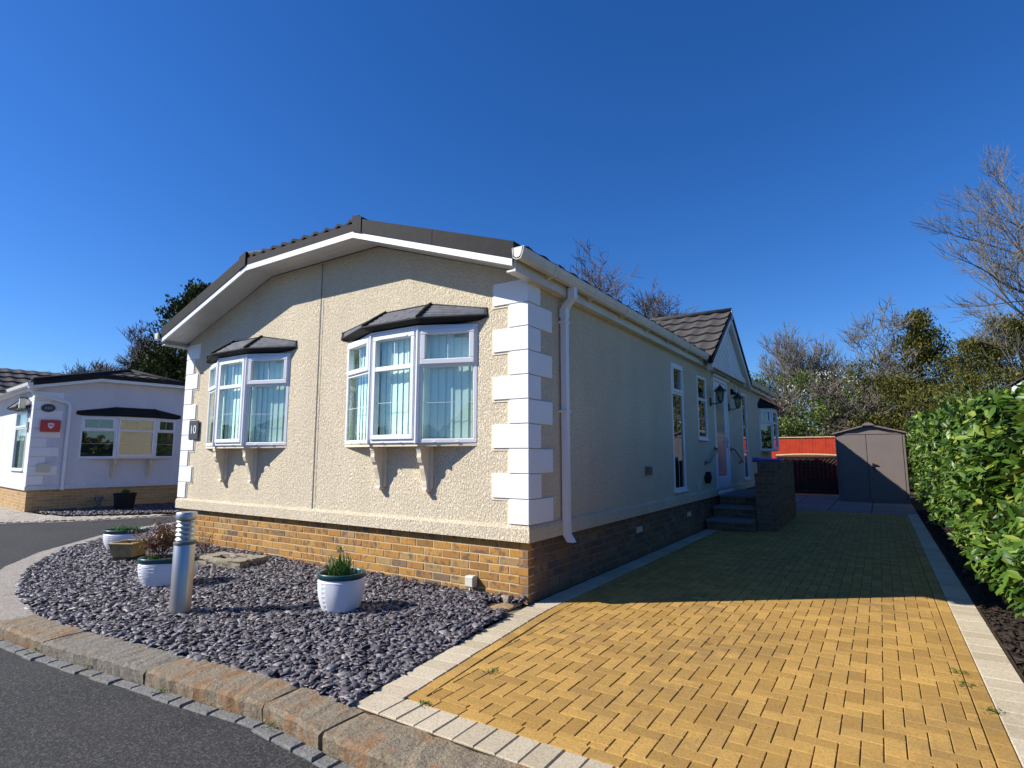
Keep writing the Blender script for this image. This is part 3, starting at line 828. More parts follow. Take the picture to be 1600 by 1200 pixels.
def flat_window(root, M4, x0, x1, z0, z1, glass='glass_dark', kind='top', blind=None, name='window', split=None):
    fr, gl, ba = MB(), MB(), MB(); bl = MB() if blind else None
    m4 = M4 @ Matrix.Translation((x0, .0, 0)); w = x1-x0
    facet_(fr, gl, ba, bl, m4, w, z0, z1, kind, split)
    fr.M = m4; fr.bbox(-.015, w+.015, -.045, .0, z0-.022, z0+.002, .004)
    fo = fr.build(name, M['white'], root); gl.build_each('pane', M[glass], fo)
    if ba.v: ba.build_each('glazing_bar', M['lead'], fo)
    if bl: bl.build('blind', M[blind], fo)
    return fo
def facet_(fr, gl, ba, bl, m4, w, z0, z1, kind, split):
    for q in (fr, gl, ba): q.M = m4
    f = .05; zs = split if split else z0+(z1-z0)*.7
    frame_rect(fr, 0, w, z0, z1, f, -.012, .06)
    fr.bbox(f-.004, w-f+.004, -.010, .055, zs-.025, zs+.025, .005)
    if kind == 'top': frame_rect(fr, f-.012, w-f+.012, zs+.012, z1-f+.012, .05, -.026, .04)
    a = f+.036 if kind == 'top' else f
    gl.box(a, w-a, .012, .018, zs+.03, z1-a); gl.box(f, w-f, .012, .018, z0+f, zs-.02)
    ba.box(w/2-.004, w/2+.004, .009, .0118, z0+f, zs-.02)
    for t in (.33, .66): zz = z0+(zs-z0)*t; 
    if bl:
        bl.M = m4; x = f
        while x < w-f:
            bl.add([(x, .08, z0+f), (x+.07, .12, z0+f), (x+.07, .12, z1-f), (x, .08, z1-f)], [(0, 1, 2, 3)]); x += .078

# ------------------------------------------------------------------ wall with openings
def wall_holes(mb, M4, xs_top, holes, z0, th=.1, y=0):
    """xs_top: list of (x, ztop) polyline; wall on plane y facing -y with thickness inward"""
    mb.M = M4
    def top(x):
        for (a, za), (b, zb_) in zip(xs_top[:-1], xs_top[1:]):
            if a-1e-9 <= x <= b+1e-9: return za+(zb_-za)*(x-a)/(b-a)
        return xs_top[-1][1]
    cuts = sorted(set([a for a, _ in xs_top]+[h[0] for h in holes]+[h[1] for h in holes]))
    for a, b in zip(cuts[:-1], cuts[1:]):
        mid = (a+b)/2; hs_ = sorted([h for h in holes if h[0] <= mid <= h[1]], key=lambda h: h[2])
        z = z0
        for h in hs_+[None]:
            if h is None: za, zb_ = top(a), top(b)
            else: za = zb_ = h[2]
            mb.quad((a, y, z), (b, y, z), (b, y, zb_), (a, y, za))
            mb.quad((b, y+th, z), (a, y+th, z), (a, y+th, za), (b, y+th, zb_))
            if h: z = h[3]
    for h in holes:
        x0, x1, a, b = h
        mb.quad((x0, y, a), (x0, y+th, a), (x0, y+th, b), (x0, y, b)); mb.quad((x1, y, a), (x1, y, b), (x1, y+th, b), (x1, y+th, a))
        mb.quad((x0, y, a), (x1, y, a), (x1, y+th, a), (x0, y+th, a)); mb.quad((x0, y, b), (x0, y+th, b), (x1, y+th, b), (x1, y, b))
    t = xs_top
    for (a, za), (b, zb_) in zip(t[:-1], t[1:]): mb.quad((a, y, za), (b, y, zb_), (b, y+th, zb_), (a, y+th, za))

def tiled(mb, O, U, V_, nu, nv, tw=.30, tc=None, amp=.016, step=.022, triu=None):
    """tile surface: origin O at eaves, U along eaves (length), V up the slope; nu waves columns"""
    O, U, V_ = Vector(O), Vector(U), Vector(V_); N = U.cross(V_).normalized()
    if N.z < 0: N = -N
    Lu = U.length; cols = max(4, int(Lu/tw*8)); e = U/cols
    vs = []; fs = []; rows = []
    for r in range(nv):
        for k, (t, lift) in enumerate(((r/nv, step), ((r+1)/nv, 0.002))):
            row = []
            lo, hi = (0, 1) if triu is None else triu(t)
            for c in range(cols+1):
                f = lo+(hi-lo)*c/cols
                ph = (f*Lu/tw) % 1
                wv = amp*(.5+.5*cos(2*pi*ph))**1.5
                p = O+U*f+V_*t+N*(lift+wv*(1 if k == 0 else .8)); row.append(len(vs)); vs.append(tuple(p))
            rows.append(row)
    for i in range(len(rows)-1):
        for c in range(cols): fs.append((rows[i][c], rows[i][c+1], rows[i+1][c+1], rows[i+1][c]))
    # front butt of the first row
    row = []
    for c in range(cols+1): p = Vector(vs[rows[0][c]])-N*.03; row.append(len(vs)); vs.append(tuple(p))
    for c in range(cols): fs.append((row[c], row[c+1], rows[0][c+1], rows[0][c]))
    mb.add(vs, fs)

# ------------------------------------------------------------------ the cream park home
I4 = Matrix.Identity(4)
HW = 5.98; HL = 13.5
home = empty('park_home', (0, 0, 0), label='cream textured park home with white quoins and two front bay windows beside the yellow drive', cat='park home')
SIDE = Matrix.Translation((0, 0, 0)) @ Matrix.Rotation(radians(90), 4, 'Z')   # local x -> +y, outward(-y) -> +x
LEFT = Matrix.Translation((-HW, HL, 0)) @ Matrix.Rotation(radians(-90), 4, 'Z')
BACK = Matrix.Translation((0, HL, 0)) @ Matrix.Rotation(radians(180), 4, 'Z')
FRONT = Matrix.Translation((-HW, 0, 0))
EZ, KZ, KX = 2.96, 3.665, 2.06
Ry = .35
xtop = [(0, EZ), (HW/2-1.0, KZ-.03), (HW/2+1.0, KZ-.03), (HW, EZ)]
bx = HW
bayR = (-2.43+bx, -1.83+bx, -1.16+bx, -.57+bx); bayL = (-5.34+bx, -4.77+bx, -4.11+bx, -3.50+bx)
wall = MB()
ZB = .525
wall_holes(wall, FRONT, xtop, [(bayL[0]+.06, bayL[3]-.06, 1.45, 2.45), (bayR[0]+.06, bayR[3]-.06, 1.45, 2.45)], ZB)
W1 = (4.22, 4.84, .73, 2.72); W2 = (5.70, 6.32, 1.55, 2.69); DR = (6.86, 8.02, .56, 2.80); W3 = (9.5, 10.05, .72, 2.72); SB = (11.75, 13.1, 1.40, 2.5)
stop = [(0, EZ), (HL, EZ)]
wall_holes(wall, SIDE, stop, [W1, W2, DR, W3, (SB[0]+.06, SB[1]-.06, 1.45, 2.45)], ZB)
wall_holes(wall, LEFT, stop, [], ZB); wall_holes(wall, BACK, xtop, [], ZB)
wall.M = I4; wall.box(-HW+.1, -.1, .1, HL-.1, .5, .54)
w_ob = wall.build('wall', M['render'], home)
# bottom band (bell-cast) and strip at the joint
bd = MB(); 
for m4, L in ((FRONT, HW), (SIDE, HL), (LEFT, HL), (BACK, HW)):
    bd.M = m4
    bd.prism([(-.004, .53), (-.022, .522), (-.024, .525), (-.026, .63), (-.014, .655), (-.002, .66)][::-1]+[], 0, 0, 'x') if False else None
    bd.add([(-.026, -.028, .522), (L+.026, -.028, .522), (L+.026, -.028, .635), (-.026, -.028, .635),
            (-.012, -.012, .662), (L+.012, -.012, .662), (0, .002, .664), (L, .002, .664), (-.0, .01, .522), (L, .01, .522)],
           [(0, 1, 2, 3), (3, 2, 5, 4), (4, 5, 7, 6), (8, 9, 1, 0)])
bd.build('plinth_band', M['render'], home)
jb = MB(); jb.M = FRONT
xm = HW/2+.04
jb.box(xm-.10, xm-.013, -.003, 0, .66, KZ-.05); jb.build('joint_band', M['render'], home)
jb = MB(); jb.M = FRONT; jb.box(xm+.013, xm+.045, -.003, 0, .66, KZ-.05)
jb.build('joint_band', M['render'], home)
jg = MB(); jg.M = FRONT; jg.box(xm-.006, xm+.006, -.004, 0, .66, KZ-.05); jg.build('joint_gap', M['grey_pl'], home)
# brick base
br = brick_wall(home, Matrix.Translation((-HW+.02, .03, 0)), HW-.04, -.02, .522, seed=1); br.name = 'brick_base'
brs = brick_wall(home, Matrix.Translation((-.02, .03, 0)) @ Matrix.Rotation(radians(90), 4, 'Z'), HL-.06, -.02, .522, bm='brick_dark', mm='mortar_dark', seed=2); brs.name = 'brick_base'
brl = brick_wall(home, Matrix.Translation((-HW+.02, HL-.03, 0)) @ Matrix.Rotation(radians(-90), 4, 'Z'), HL-.06, -.02, .522, seed=3); brl.name = 'brick_base'
# air bricks
for y in (2.75, 5.0):
    a = MB(); a.box(-.022, -.012, y-.1, y+.1, .30, .37); a.build('air_brick', M['cream_pl'], home)
# quoins
def quoins(root, sx, m4f=I4, z0=.668, z1=2.915, corner_side=True, n=10, LF=.375, SF=.195, LS=.43, SS=.21, m='quoin'):
    h = (z1-z0)/n
    for i in range(n):
        long_f = (i % 2 == 1)      # top one long on the front
        f = LF if long_f else SF; s_ = SS if long_f else LS
        a, b = z0+i*h+.003, z0+(i+1)*h-.003; t = .018
        mb = MB(); mb.M = m4f
        if sx > 0:
            mb.bbox(-f, t, -t, .0, a, b, .005)
            if corner_side: mb.bbox(0, t-.001, -.0005, s_, a, b, .005)
        else:
            mb.bbox(-t, f, -t, 0, a, b, .005)
            if corner_side: mb.bbox(-t+.001, 0, -.0005, s_, a, b, .005)
        mb.build('quoin', M[m], root)
        # raised cream surround
quoins(home, 1)
quoins(home, -1, Matrix.Translation((-HW, 0, 0)), LF=.33, SF=.2)
class QS:
    def box(s, *a): m_ = MB(); m_.box(*a); m_.build('quoin_surround', M['render_smooth'], home)
qs = QS()
for i in range(10):
    h = (2.915-.668)/10; f = .375 if i % 2 else .195; a = .668+i*h
    qs.box(-f-.022, -f-.001, -.006, 0, a-.012, a+h+.004)
    f2 = .33 if i % 2 else .2
    qs.box(-HW+f2+.001, -HW+f2+.022, -.006, 0, a-.012, a+h+.004)
    if i % 2:
        qs.box(-.397, -.21, -.0065, 0, a-.018, a+.001)
        qs.box(-HW+.21, -HW+.352, -.0065, 0, a-.018, a+.001)

# bays on the front
bay(home, FRONT, bayR, -.20, 1.40, 2.56, ('top', 'full', 'top'), 2.62, 2.83, corb=(-1.84+bx+.02, -1.19+bx+.02))
bay(home, FRONT, bayL, -.20, 1.40, 2.56, ('top', 'full', 'top'), 2.62, 2.83, corb=(-4.83+bx, -4.15+bx))
# dim rooms behind front windows
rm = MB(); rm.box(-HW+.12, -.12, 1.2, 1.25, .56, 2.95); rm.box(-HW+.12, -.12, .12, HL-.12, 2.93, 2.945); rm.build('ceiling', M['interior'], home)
# side windows, door
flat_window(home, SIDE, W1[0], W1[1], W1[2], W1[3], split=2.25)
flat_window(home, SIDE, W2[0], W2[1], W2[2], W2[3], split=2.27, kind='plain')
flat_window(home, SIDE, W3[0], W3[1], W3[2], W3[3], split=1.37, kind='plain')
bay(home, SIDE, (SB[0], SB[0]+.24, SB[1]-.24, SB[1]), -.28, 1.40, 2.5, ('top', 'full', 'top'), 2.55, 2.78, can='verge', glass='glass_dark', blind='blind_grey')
dm = MB(); dm.M = SIDE
frame_rect(dm, DR[0]-.0, DR[1], DR[2], DR[3], .07, -.02, .07)
dm.bbox(DR[0]-.06, DR[1]+.1, -.06, -.0, DR[3], DR[3]+.05, .01); dm.bbox(DR[0]-.02, DR[1]+.04, -.07, 0, DR[2]-.03, DR[2]+.03, .01)
df = dm.build('door_frame', M['white'], home)
dd = MB(); dd.M = SIDE
a, b = DR[0]+.07, DR[1]-.07
frame_rect(dd, a, b, DR[2]+.07, DR[3]-.07, .13, .005, .05); dd.bbox(a+.12, b-.12, .006, .05, DR[2]+.17, DR[2]+.30, .01)
do = dd.build('door', M['white'], home)
dg = MB(); dg.M = SIDE; dg.box(a+.13, b-.13, .02, .03, DR[2]+.29, DR[3]-.2); dg.build('door_glass', M['frosted'], do)
dh = MB(); dh.M = SIDE; dh.bbox(b-.09, b-.06, -.015, .006, 1.42, 1.64, .004); dh.tube([(b-.075, -.012, 1.55), (b-.075, -.045, 1.55), (b-.19, -.045, 1.55)], .01, 8); dh.build('door_handle', M['steel'], do)

# roof
roof_slope = (KZ-EZ)/KX; CX = -HW/2; HE = 3.06
RT = .17
def zr(x):
    d = abs(x-CX); return EZ+(HE-d)*(KZ-EZ)/(HE-1.0)
zridge = zr(CX)
yA, yB = -Ry, HL+Ry
# soffit/ceiling boards under the verge
so_ = MB()
for k in range(2):
    ya, yb_ = ((-Ry, .0) if k == 0 else (HL, HL+Ry))
    so_.quad((CX-HE, ya, EZ-.02), (CX-HE, yb_, EZ-.02), (CX-1, yb_, KZ-.02), (CX-1, ya, KZ-.02))
    so_.quad((CX-1, ya, KZ-.02), (CX-1, yb_, KZ-.02), (CX+1, yb_, KZ-.02), (CX+1, ya, KZ-.02))
    so_.quad((CX+1, ya, KZ-.02), (CX+1, yb_, KZ-.02), (CX+HE, yb_, EZ-.02), (CX+HE, ya, EZ-.02))
for sgn in (-1, 1):
    xw = CX+sgn*HW/2; xe = CX+sgn*HE
    so_.quad((xw, 0, EZ-.02), (xe, 0, EZ-.02), (xe, HL, EZ-.02), (xw, HL, EZ-.02))
so_.build('soffit', M['soffit'], home)
# grooves of the soffit boards (thin battens)
sg = MB()
for y in (-.30, -.2, -.1):
    for (xa, za, xb, zb_) in ((CX-HE, EZ, CX-1, KZ), (CX-1, KZ, CX+1, KZ), (CX+1, KZ, CX+HE, EZ)):
        sg.add([(xa, y-.0025, za-.0225), (xa, y+.0025, za-.0225), (xb, y+.0025, zb_-.0225), (xb, y-.0025, zb_-.0225)], [(0, 1, 2, 3)])
sg.build('soffit_groove', M['white_dirty'], home)
# joint cover strip on soffit at left of centre
def barge(name, y0, y1, zlo, zhi, m, ext=0, xs=None):
    mb = MB(); e = ext
    pts = [(CX-HE-e, EZ), (CX-1, KZ), (CX+1, KZ), (CX+HE+e, EZ)]
    poly = [(x, z+zlo) for x, z in pts]+[(x, z+zhi) for x, z in reversed(pts)]
    mb.prism(poly, y0, y1, 'y'); return mb.build(name, M[m], home)
barge('bargeboard', -Ry-.022, -Ry, -.045, .022, 'white')
barge('bargeboard', HL+Ry, HL+Ry+.022, -.045, .045, 'white')
# verge: dark capping on both slopes, tile ends between the kinks
for sgn in (-1, 1):
    for (ya, yb_) in ((-Ry-.03, -Ry+.16), (HL+Ry-.16, HL+Ry+.03)):
        for (d0, d1) in ((1.0, 1.14), (1.146, 2.14), (2.146, HE+.02)):
            mb = MB(); pr_ = []
            pts = [(CX+sgn*d0, zr(CX+sgn*d0)+.023), (CX+sgn*d1, zr(CX+sgn*d1)+.023)]
            hh = .155 if d0 > 1 else .18
            poly = [pts[0], pts[1], (pts[1][0], pts[1][1]+hh), (pts[0][0], pts[0][1]+hh)]
            if sgn > 0: poly = poly
            mb.prism(poly, ya - (.008 if d0 == 1.0 else 0), yb_, 'y'); mb.build('verge_cap', M['verge'], home)
tl = MB()
ZT = .15
zt_e = EZ+ZT-.02
sl_len = HE+.05
yF = -Ry+.12; hipb = 1.0
# main slopes (from eave to ridge), verge to verge
for sgn in (-1, 1):
    xe = CX+sgn*(HE+.06)
    O = (xe, yA+.14, zr(xe)+ZT); U = (0, yB-yA-.28, 0)
    V_ = (CX-xe + sgn*1.0, 0, zr(CX+sgn*1.0)-zr(xe))
    tiled(tl, O, U, V_, 0, 6)
# upper slopes, ridge shortened by the half hips
hip_run = 1.15; zrid = zr(CX)+ZT
for sgn in (-1, 1):
    O = (CX+sgn*1.0, yA+.14, zr(CX+1)+ZT); U = (0, yB-yA-.28, 0); V_ = (-sgn*1.0, 0, zr(CX)-zr(CX+1))
    Lu = yB-yA-.28
    tiled(tl, O, U, V_, 0, 3, triu=lambda t: (t*hip_run/Lu, 1-t*hip_run/Lu))
# half hips
for s_, yy in ((1, yA+.0), (-1, yB-.0)):
    O = (CX-1.06, yy, KZ+.115); U = (2.12, 0, 0); V_ = (0, s_*(hip_run+.14), zrid-KZ-.115)
    tiled(tl, O, U, V_, 0, 3, amp=.035, step=.03, tw=.2, triu=lambda t: (t*.5, 1-t*.5))
tl.build('roof', M['tile'], home)
rf = MB(); rf.tube([(CX, yA+1.15, zrid+.03), (CX, yB-1.15, zrid+.03)], .09, 8)
for sgn in (-1, 1):
    rf.tube([(CX+sgn*1.02, yA+.02, KZ+.165), (CX, yA+1.2, zrid+.03)], .055, 8)
    rf.tube([(CX+sgn*1.02, yB-.02, KZ+.165), (CX, yB-1.2, zrid+.03)], .055, 8)
rf.build('ridge_tile', M['tile'], home, smooth=True)
# verge board face between kinks (dark) under the tile ends
for y0, y1 in ((-Ry-.02, -Ry+.03), (HL+Ry-.03, HL+Ry+.02)):
    vb = MB(); vb.box(CX-1.0, CX+1.0, y0, y1, KZ+.023, KZ+.115); vb.build('verge_board', M['verge'], home)
dk = MB()
for sgn in (-1, 1):
    xe = CX+sgn*HE
    dk.quad((xe, yA, EZ+.06), (xe, yB, EZ+.06), (CX+sgn*1, yB, KZ+.06), (CX+sgn*1, yA, KZ+.06))
dk.build('roof_deck', M['grey_pl'], home)
# fascia + gutters on both long sides (interrupted by porch gable on the right)
def gutter(xe, sgn, y0, y1, nm='gutter', end0=True, brk=True, root=home, ez=EZ):
    prof = [(0, .0), (.012, -.012), (.012, -.075), (.045, -.098), (.085, -.092), (.105, -.05), (.118, .0), (.108, .004), (.098, -.045), (.08, -.08), (.045, -.088), (.02, -.068), (.018, 0)]
    mb = MB(); mb.prism([(xe+sgn*a, ez+.09+z) for a, z in prof], y0, y1, 'y')
    for yy in (y0, y1-.012): mb.prism([(xe+sgn*a, ez+.09+z) for a, z in [(0, .004), (.01, -.085), (.045, -.104), (.09, -.098), (.112, -.05), (.124, .006)]], yy, yy+.012, 'y')
    g = mb.build(nm, M['white_dirty'], root)
    y = y0+.6; br_ = MB()
    while y < y1-.2:
        br_.prism([(xe+sgn*a, ez+.09+z) for a, z in [(.0, .004), (.0, -.08), (.0, -.125), (.03, -.118), (.05, -.107), (.09, -.1), (.113, -.05), (.125, .006), (.119, .006), (.106, -.045), (.086, -.091), (.045, -.098), (.012, -.075)]], y-.018, y+.018, 'y'); y += .9
    if br_.v: br_.build('gutter_bracket', M['white_dirty'], g)
    return g
PG0, PG1 = 5.98, 9.35      # porch gable along y
fa = MB()
fa.box(-HW-.092, -HW-.075, -Ry, HL+Ry, EZ-.09, EZ+.085); fa.box(-HW-.075, -HW, -Ry, HL+Ry, EZ-.088, EZ-.072); fa.build('fascia', M['white_dirty'], home)
fa = MB(); fa.box(.075, .092, -Ry, HL+Ry, EZ-.09, EZ+.085); fa.box(0.0, .075, -Ry+.0, HL+Ry, EZ-.088, EZ-.072)
fa.build('fascia', M['white_dirty'], home)
gutter(.093, 1, -Ry-.06, PG0+.05); gutter(.093, 1, PG1-.02, HL+Ry+.05); gutter(-HW-.093, -1, -Ry-.06, HL+Ry+.05)
# downpipe
dp = MB()
dp.bbox(.10, .165, .60, .665, EZ-.10, EZ+.0, .006)
def sqpipe(mb, pts, r=.034):
    mb.tube(pts, r*1.35, 4)
dp.M = I4
py = .63
# outlet, swan neck, shaft, shoe (square section)
def sq(mb, a, b, r=.033):
    a, b = Vector(a), Vector(b); d = (b-a)
    mb.add([(a.x+sx_*r, a.y+sy_*r, a.z) for sx_, sy_ in ((-1, -1), (1, -1), (1, 1), (-1, 1))]+[(b.x+sx_*r, b.y+sy_*r, b.z) for sx_, sy_ in ((-1, -1), (1, -1), (1, 1), (-1, 1))],
           [(0, 1, 2, 3), (7, 6, 5, 4), (0, 4, 5, 1), (1, 5, 6, 2), (2, 6, 7, 3), (3, 7, 4, 0)])
sq(dp, (.145, py, EZ-.005), (.145, py, EZ-.11), .036); sq(dp, (.145, py, EZ-.11), (.05, py, EZ-.21), .036)
sq(dp, (.05, py, EZ-.21), (.05, py, EZ-.30), .037); sq(dp, (.05, py, EZ-.30), (.05, py, .60), .031)
sq(dp, (.05, py, .60), (.05, py, .53), .035); sq(dp, (.05, py, .53), (.10, py, .455), .034)
dp.bbox(.0, .09, py-.05, py+.05, EZ-.36, EZ-.335, .004); dp.bbox(.0, .09, py-.05, py+.05, 1.7, 1.725, .004)
dp.build('downpipe', M['white'], home)

# porch gable ------------------------------------------------------------
pc = (PG0+PG1)/2; px0 = .20; pz0 = EZ+.03; pzA = 4.14
hw = (PG1-PG0)/2
g = MB(); g.quad((px0-.05, PG0+.12, pz0), (px0-.05, PG1-.12, pz0), (px0-.05, pc, pzA-.1))
gb = g.build('porch_gable', M['white'], home)
# herringbone cladding lines
cl = MB()
for sgn in (-1, 1):
    for i in range(16):
        y0_ = pc+sgn*(i*.1+.02); z_top = pzA-.1-(abs(y0_-pc))*(pzA-pz0-.1)/(hw-.12)
        a = (y0_, z_top-.01); b = (y0_, max(pz0, z_top-.9))
        yb = pc+sgn*max(0, abs(y0_-pc)-(a[1]-pz0)*.6)
        t = min(1.0, abs(y0_-pc)/((a[1]-pz0)*.6+1e-6)) if a[1] > pz0 else 0
        bz = a[1]-(a[1]-pz0)*t; by_ = y0_-sgn*(a[1]-bz)*.6
        if a[1] > pz0+.03:
            cl.add([(px0-.049, a[0]-.004, a[1]), (px0-.043, a[0], a[1]), (px0-.049, a[0]+.004, a[1]), (px0-.049, by_-.004, bz), (px0-.043, by_, bz), (px0-.049, by_+.004, bz)], [(0, 1, 4, 3), (1, 2, 5, 4)])
cl.build('cladding_rib', M['soffit'], gb)
pbm = MB()
k = (pzA-pz0)/hw
for sgn in (-1, 1):
    e = pc+sgn*(hw+.10)
    pbm.prism([(pc, pzA-.16), (e, pz0-.1*k-.14), (e, pz0-.1*k), (pc, pzA+.0)][::sgn], px0-.045, px0+.04, 'x')
pbm.box(px0-.06, px0-.02, PG0, PG1, pz0-.10, pz0+.02)
pbm.build('gable_bargeboard', M['soffit'], gb)
pv = MB()
for sgn in (-1, 1):
    e = pc+sgn*(hw+.14)
    pv.prism([(pc, pzA+.001), (e, pz0-.14*k+.001), (e, pz0-.14*k+.09), (pc, pzA+.10)][::sgn], px0-.02, px0+.062, 'x')
pv.build('gable_verge', M['black'], gb)
ps = MB()
ps.prism([(pc-.05, pzA-.08), (pc+.05, pzA-.08), (pc+.05, pzA+.12), (pc, pzA+.15), (pc-.05, pzA+.12)], px0+.04, px0+.072, 'x'); ps.build('finial', M['white_dirty'], gb)
# gable roof slopes running back into the main roof
xback = -2.75
for sgn in (-1, 1):
    pt = MB(); e = pc+sgn*(hw+.12)
    O = (px0+.05, e, pz0-.12*k+.075); L = px0+.05-xback
    # eaves line along -x, clipped by main roof: upper part reaches further back
    zev = O[2]
    xe_ = -.0
    tiled(pt, O, (-L, 0, 0), (0, -sgn*(hw+.12), pzA+.08-zev), 0, 6, tw=.30, amp=.03, step=.035)
    pt.build('gable_roof', M['tile'], gb)
pr2 = MB(); pr2.tube([(px0+.06, pc, pzA+.11), (xback, pc, pzA+.11)], .06, 8); pr2.build('gable_ridge_tile', M['tile'], gb, smooth=True)

# wall lanterns, sensor, vents, rails
def lantern(y, z, lab):
    r = empty('wall_lantern', (0, y, z), label=lab, cat='wall lantern', group='black wall lanterns by the front door')
    m = MB(); m.bbox(0, .02, -.045, .045, -.12, .04, .008); m.tube([(.02, 0, -.07), (.10, 0, -.085), (.17, 0, -.06)], .011, 6); m.build('bracket', M['iron'], r)
    m = MB(); c = .19
    for sx_ in (-1, 1):
        for sy_ in (-1, 1): m.tube([(c+sx_*.035, sy_*.035, -.04), (c+sx_*.062, sy_*.062, .15)], .007, 4)
    m.lathe([(.0, -.085), (.02, -.075), (.012, -.055), (.05, -.04), (.05, -.03), (0, -.03)], 10, (c, 0)); m.build('cage', M['iron'], r)
    m = MB(); m.lathe([(.12, .15), (.115, .162), (.08, .19), (.05, .215), (.045, .24), (.02, .25), (.012, .275), (0.001, .29)], 12, (c, 0)); m.lathe([(.12, .15), (.0, .152)], 12, (c, 0)); m.build('cap', M['iron'], r)
    m = MB(); m.lathe([(.045, -.03), (.075, .15)], 4, (c, 0)); m.build('glass', M['glass_dark'], r)
    m = MB(); m.lathe([(.014, -.03), (.016, .03), (.012, .06), (.0, .075)], 8, (c, 0)); m.build('bulb', M['numwhite'], r)
lantern(6.62, 2.32, 'black coach lantern left of the white front door, nearer the drive end')
lantern(8.18, 2.32, 'black coach lantern right of the white front door')
m = MB(); m.bbox(0, .05, 8.42, 8.52, 2.58, 2.70, .01); m.tube([(.04, 8.47, 2.62), (.09, 8.44, 2.60)], .035, 8); m.build('security_sensor', M['black'], label='small black sensor light on the wall above the right lantern', cat='sensor')
m = MB(); m.bbox(0, .04, 8.86, 8.93, 2.62, 2.80, .008); m.bbox(0, .02, 8.87, 8.92, 2.8, 2.86, .004); m.build('alarm_box', M['white'], label='small white box high on the wall beside the narrow window', cat='alarm box')
def rail(ya, za, yb, zb_, lab):
    r = empty('handrail', (0, ya, za), label=lab, cat='handrail', group='grab rails beside the front door')
    dy, dz = yb-ya, zb_-za
    m = MB(); m.tube([(.03, 0, 0), (.075, dy*.03, dz*.03), (.08, dy*.5, dz*.5), (.075, dy*.97, dz*.97), (.03, dy, dz)], .016, 8); m.build('bar', M['grey_metal'], r, smooth=True)
    for t in (0, 1): m = MB(); m.tube([(0, dy*t, dz*t), (.022, dy*t, dz*t)], .042, 12); m.build('mounting_plate', M['grey_metal'], r)
rail(6.05, 1.14, 6.78, 1.40, 'grey metal grab rail sloping up to the left side of the front door')
rail(9.0, 1.12, 8.18, 1.40, 'dark grab rail sloping down from the right side of the front door')
m = MB(); m.bbox(0, .06, 2.97, 3.10, 1.02, 1.13, .008); m.box(.06, .064, 2.985, 3.085, 1.035, 1.115); m.build('vent_cover', M['grey_pl'], label='small square grey vent cover on the side wall nearest the brick corner', cat='vent')
m = MB(); m.M = Matrix.Translation((0, 6.05, .88)) @ Matrix.Rotation(radians(35), 4, 'X'); m.bbox(0, .09, -.09, .09, -.07, .07, .01); m.build('outdoor_socket', M['black'], label='tilted black box low on the wall left of the door', cat='box')
m = MB(); m.bbox(0, .04, 5.5, 5.56, .66, .82, .006); m.build('junction_box', M['white_dirty'], label='small pale junction box low on the wall by the steps', cat='box')
m = MB(); m.M = Matrix.Translation((-.62, 0, .12)); m.bbox(-.05, .05, -.045, .03, -.045, .055, .01); m.tube([(.0, -.02, -.04), (.005, -.03, -.10)], .012, 6); m.build('outdoor_light', M['cream_pl'], label='small off-white electrical box low on the sunlit brick base', cat='electrical box')

# house number plaque
pl = empty('number_plaque', (-5.64, 0, 1.64), label='dark slate house number plaque reading 10 beside the left bay window', cat='plaque')
m = MB(); m.bbox(-.135, .115, -.03, -.015, -.135, .135, .004); m.build('plate', M['plaque'], pl)
def text(s, size, mtx, m, parent, name='lettering', ext=.003):
    cu = bpy.data.curves.new('t', 'FONT'); cu.body = s; cu.size = size; cu.extrude = ext; cu.align_x = 'CENTER'; cu.align_y = 'CENTER'
    o = bpy.data.objects.new('t', cu); COL.objects.link(o); bpy.context.view_layer.update()
    me = bpy.data.meshes.new_from_object(o); bpy.data.objects.remove(o); me.materials.append(m)
    me.transform(mtx); q = bpy.data.objects.new(name, me); COL.objects.link(q); q.parent = parent; return q
text('10', .17, Matrix.Translation((-.01, -.032, 0)) @ Matrix.Rotation(radians(90), 4, 'X'), M['numwhite'], pl)

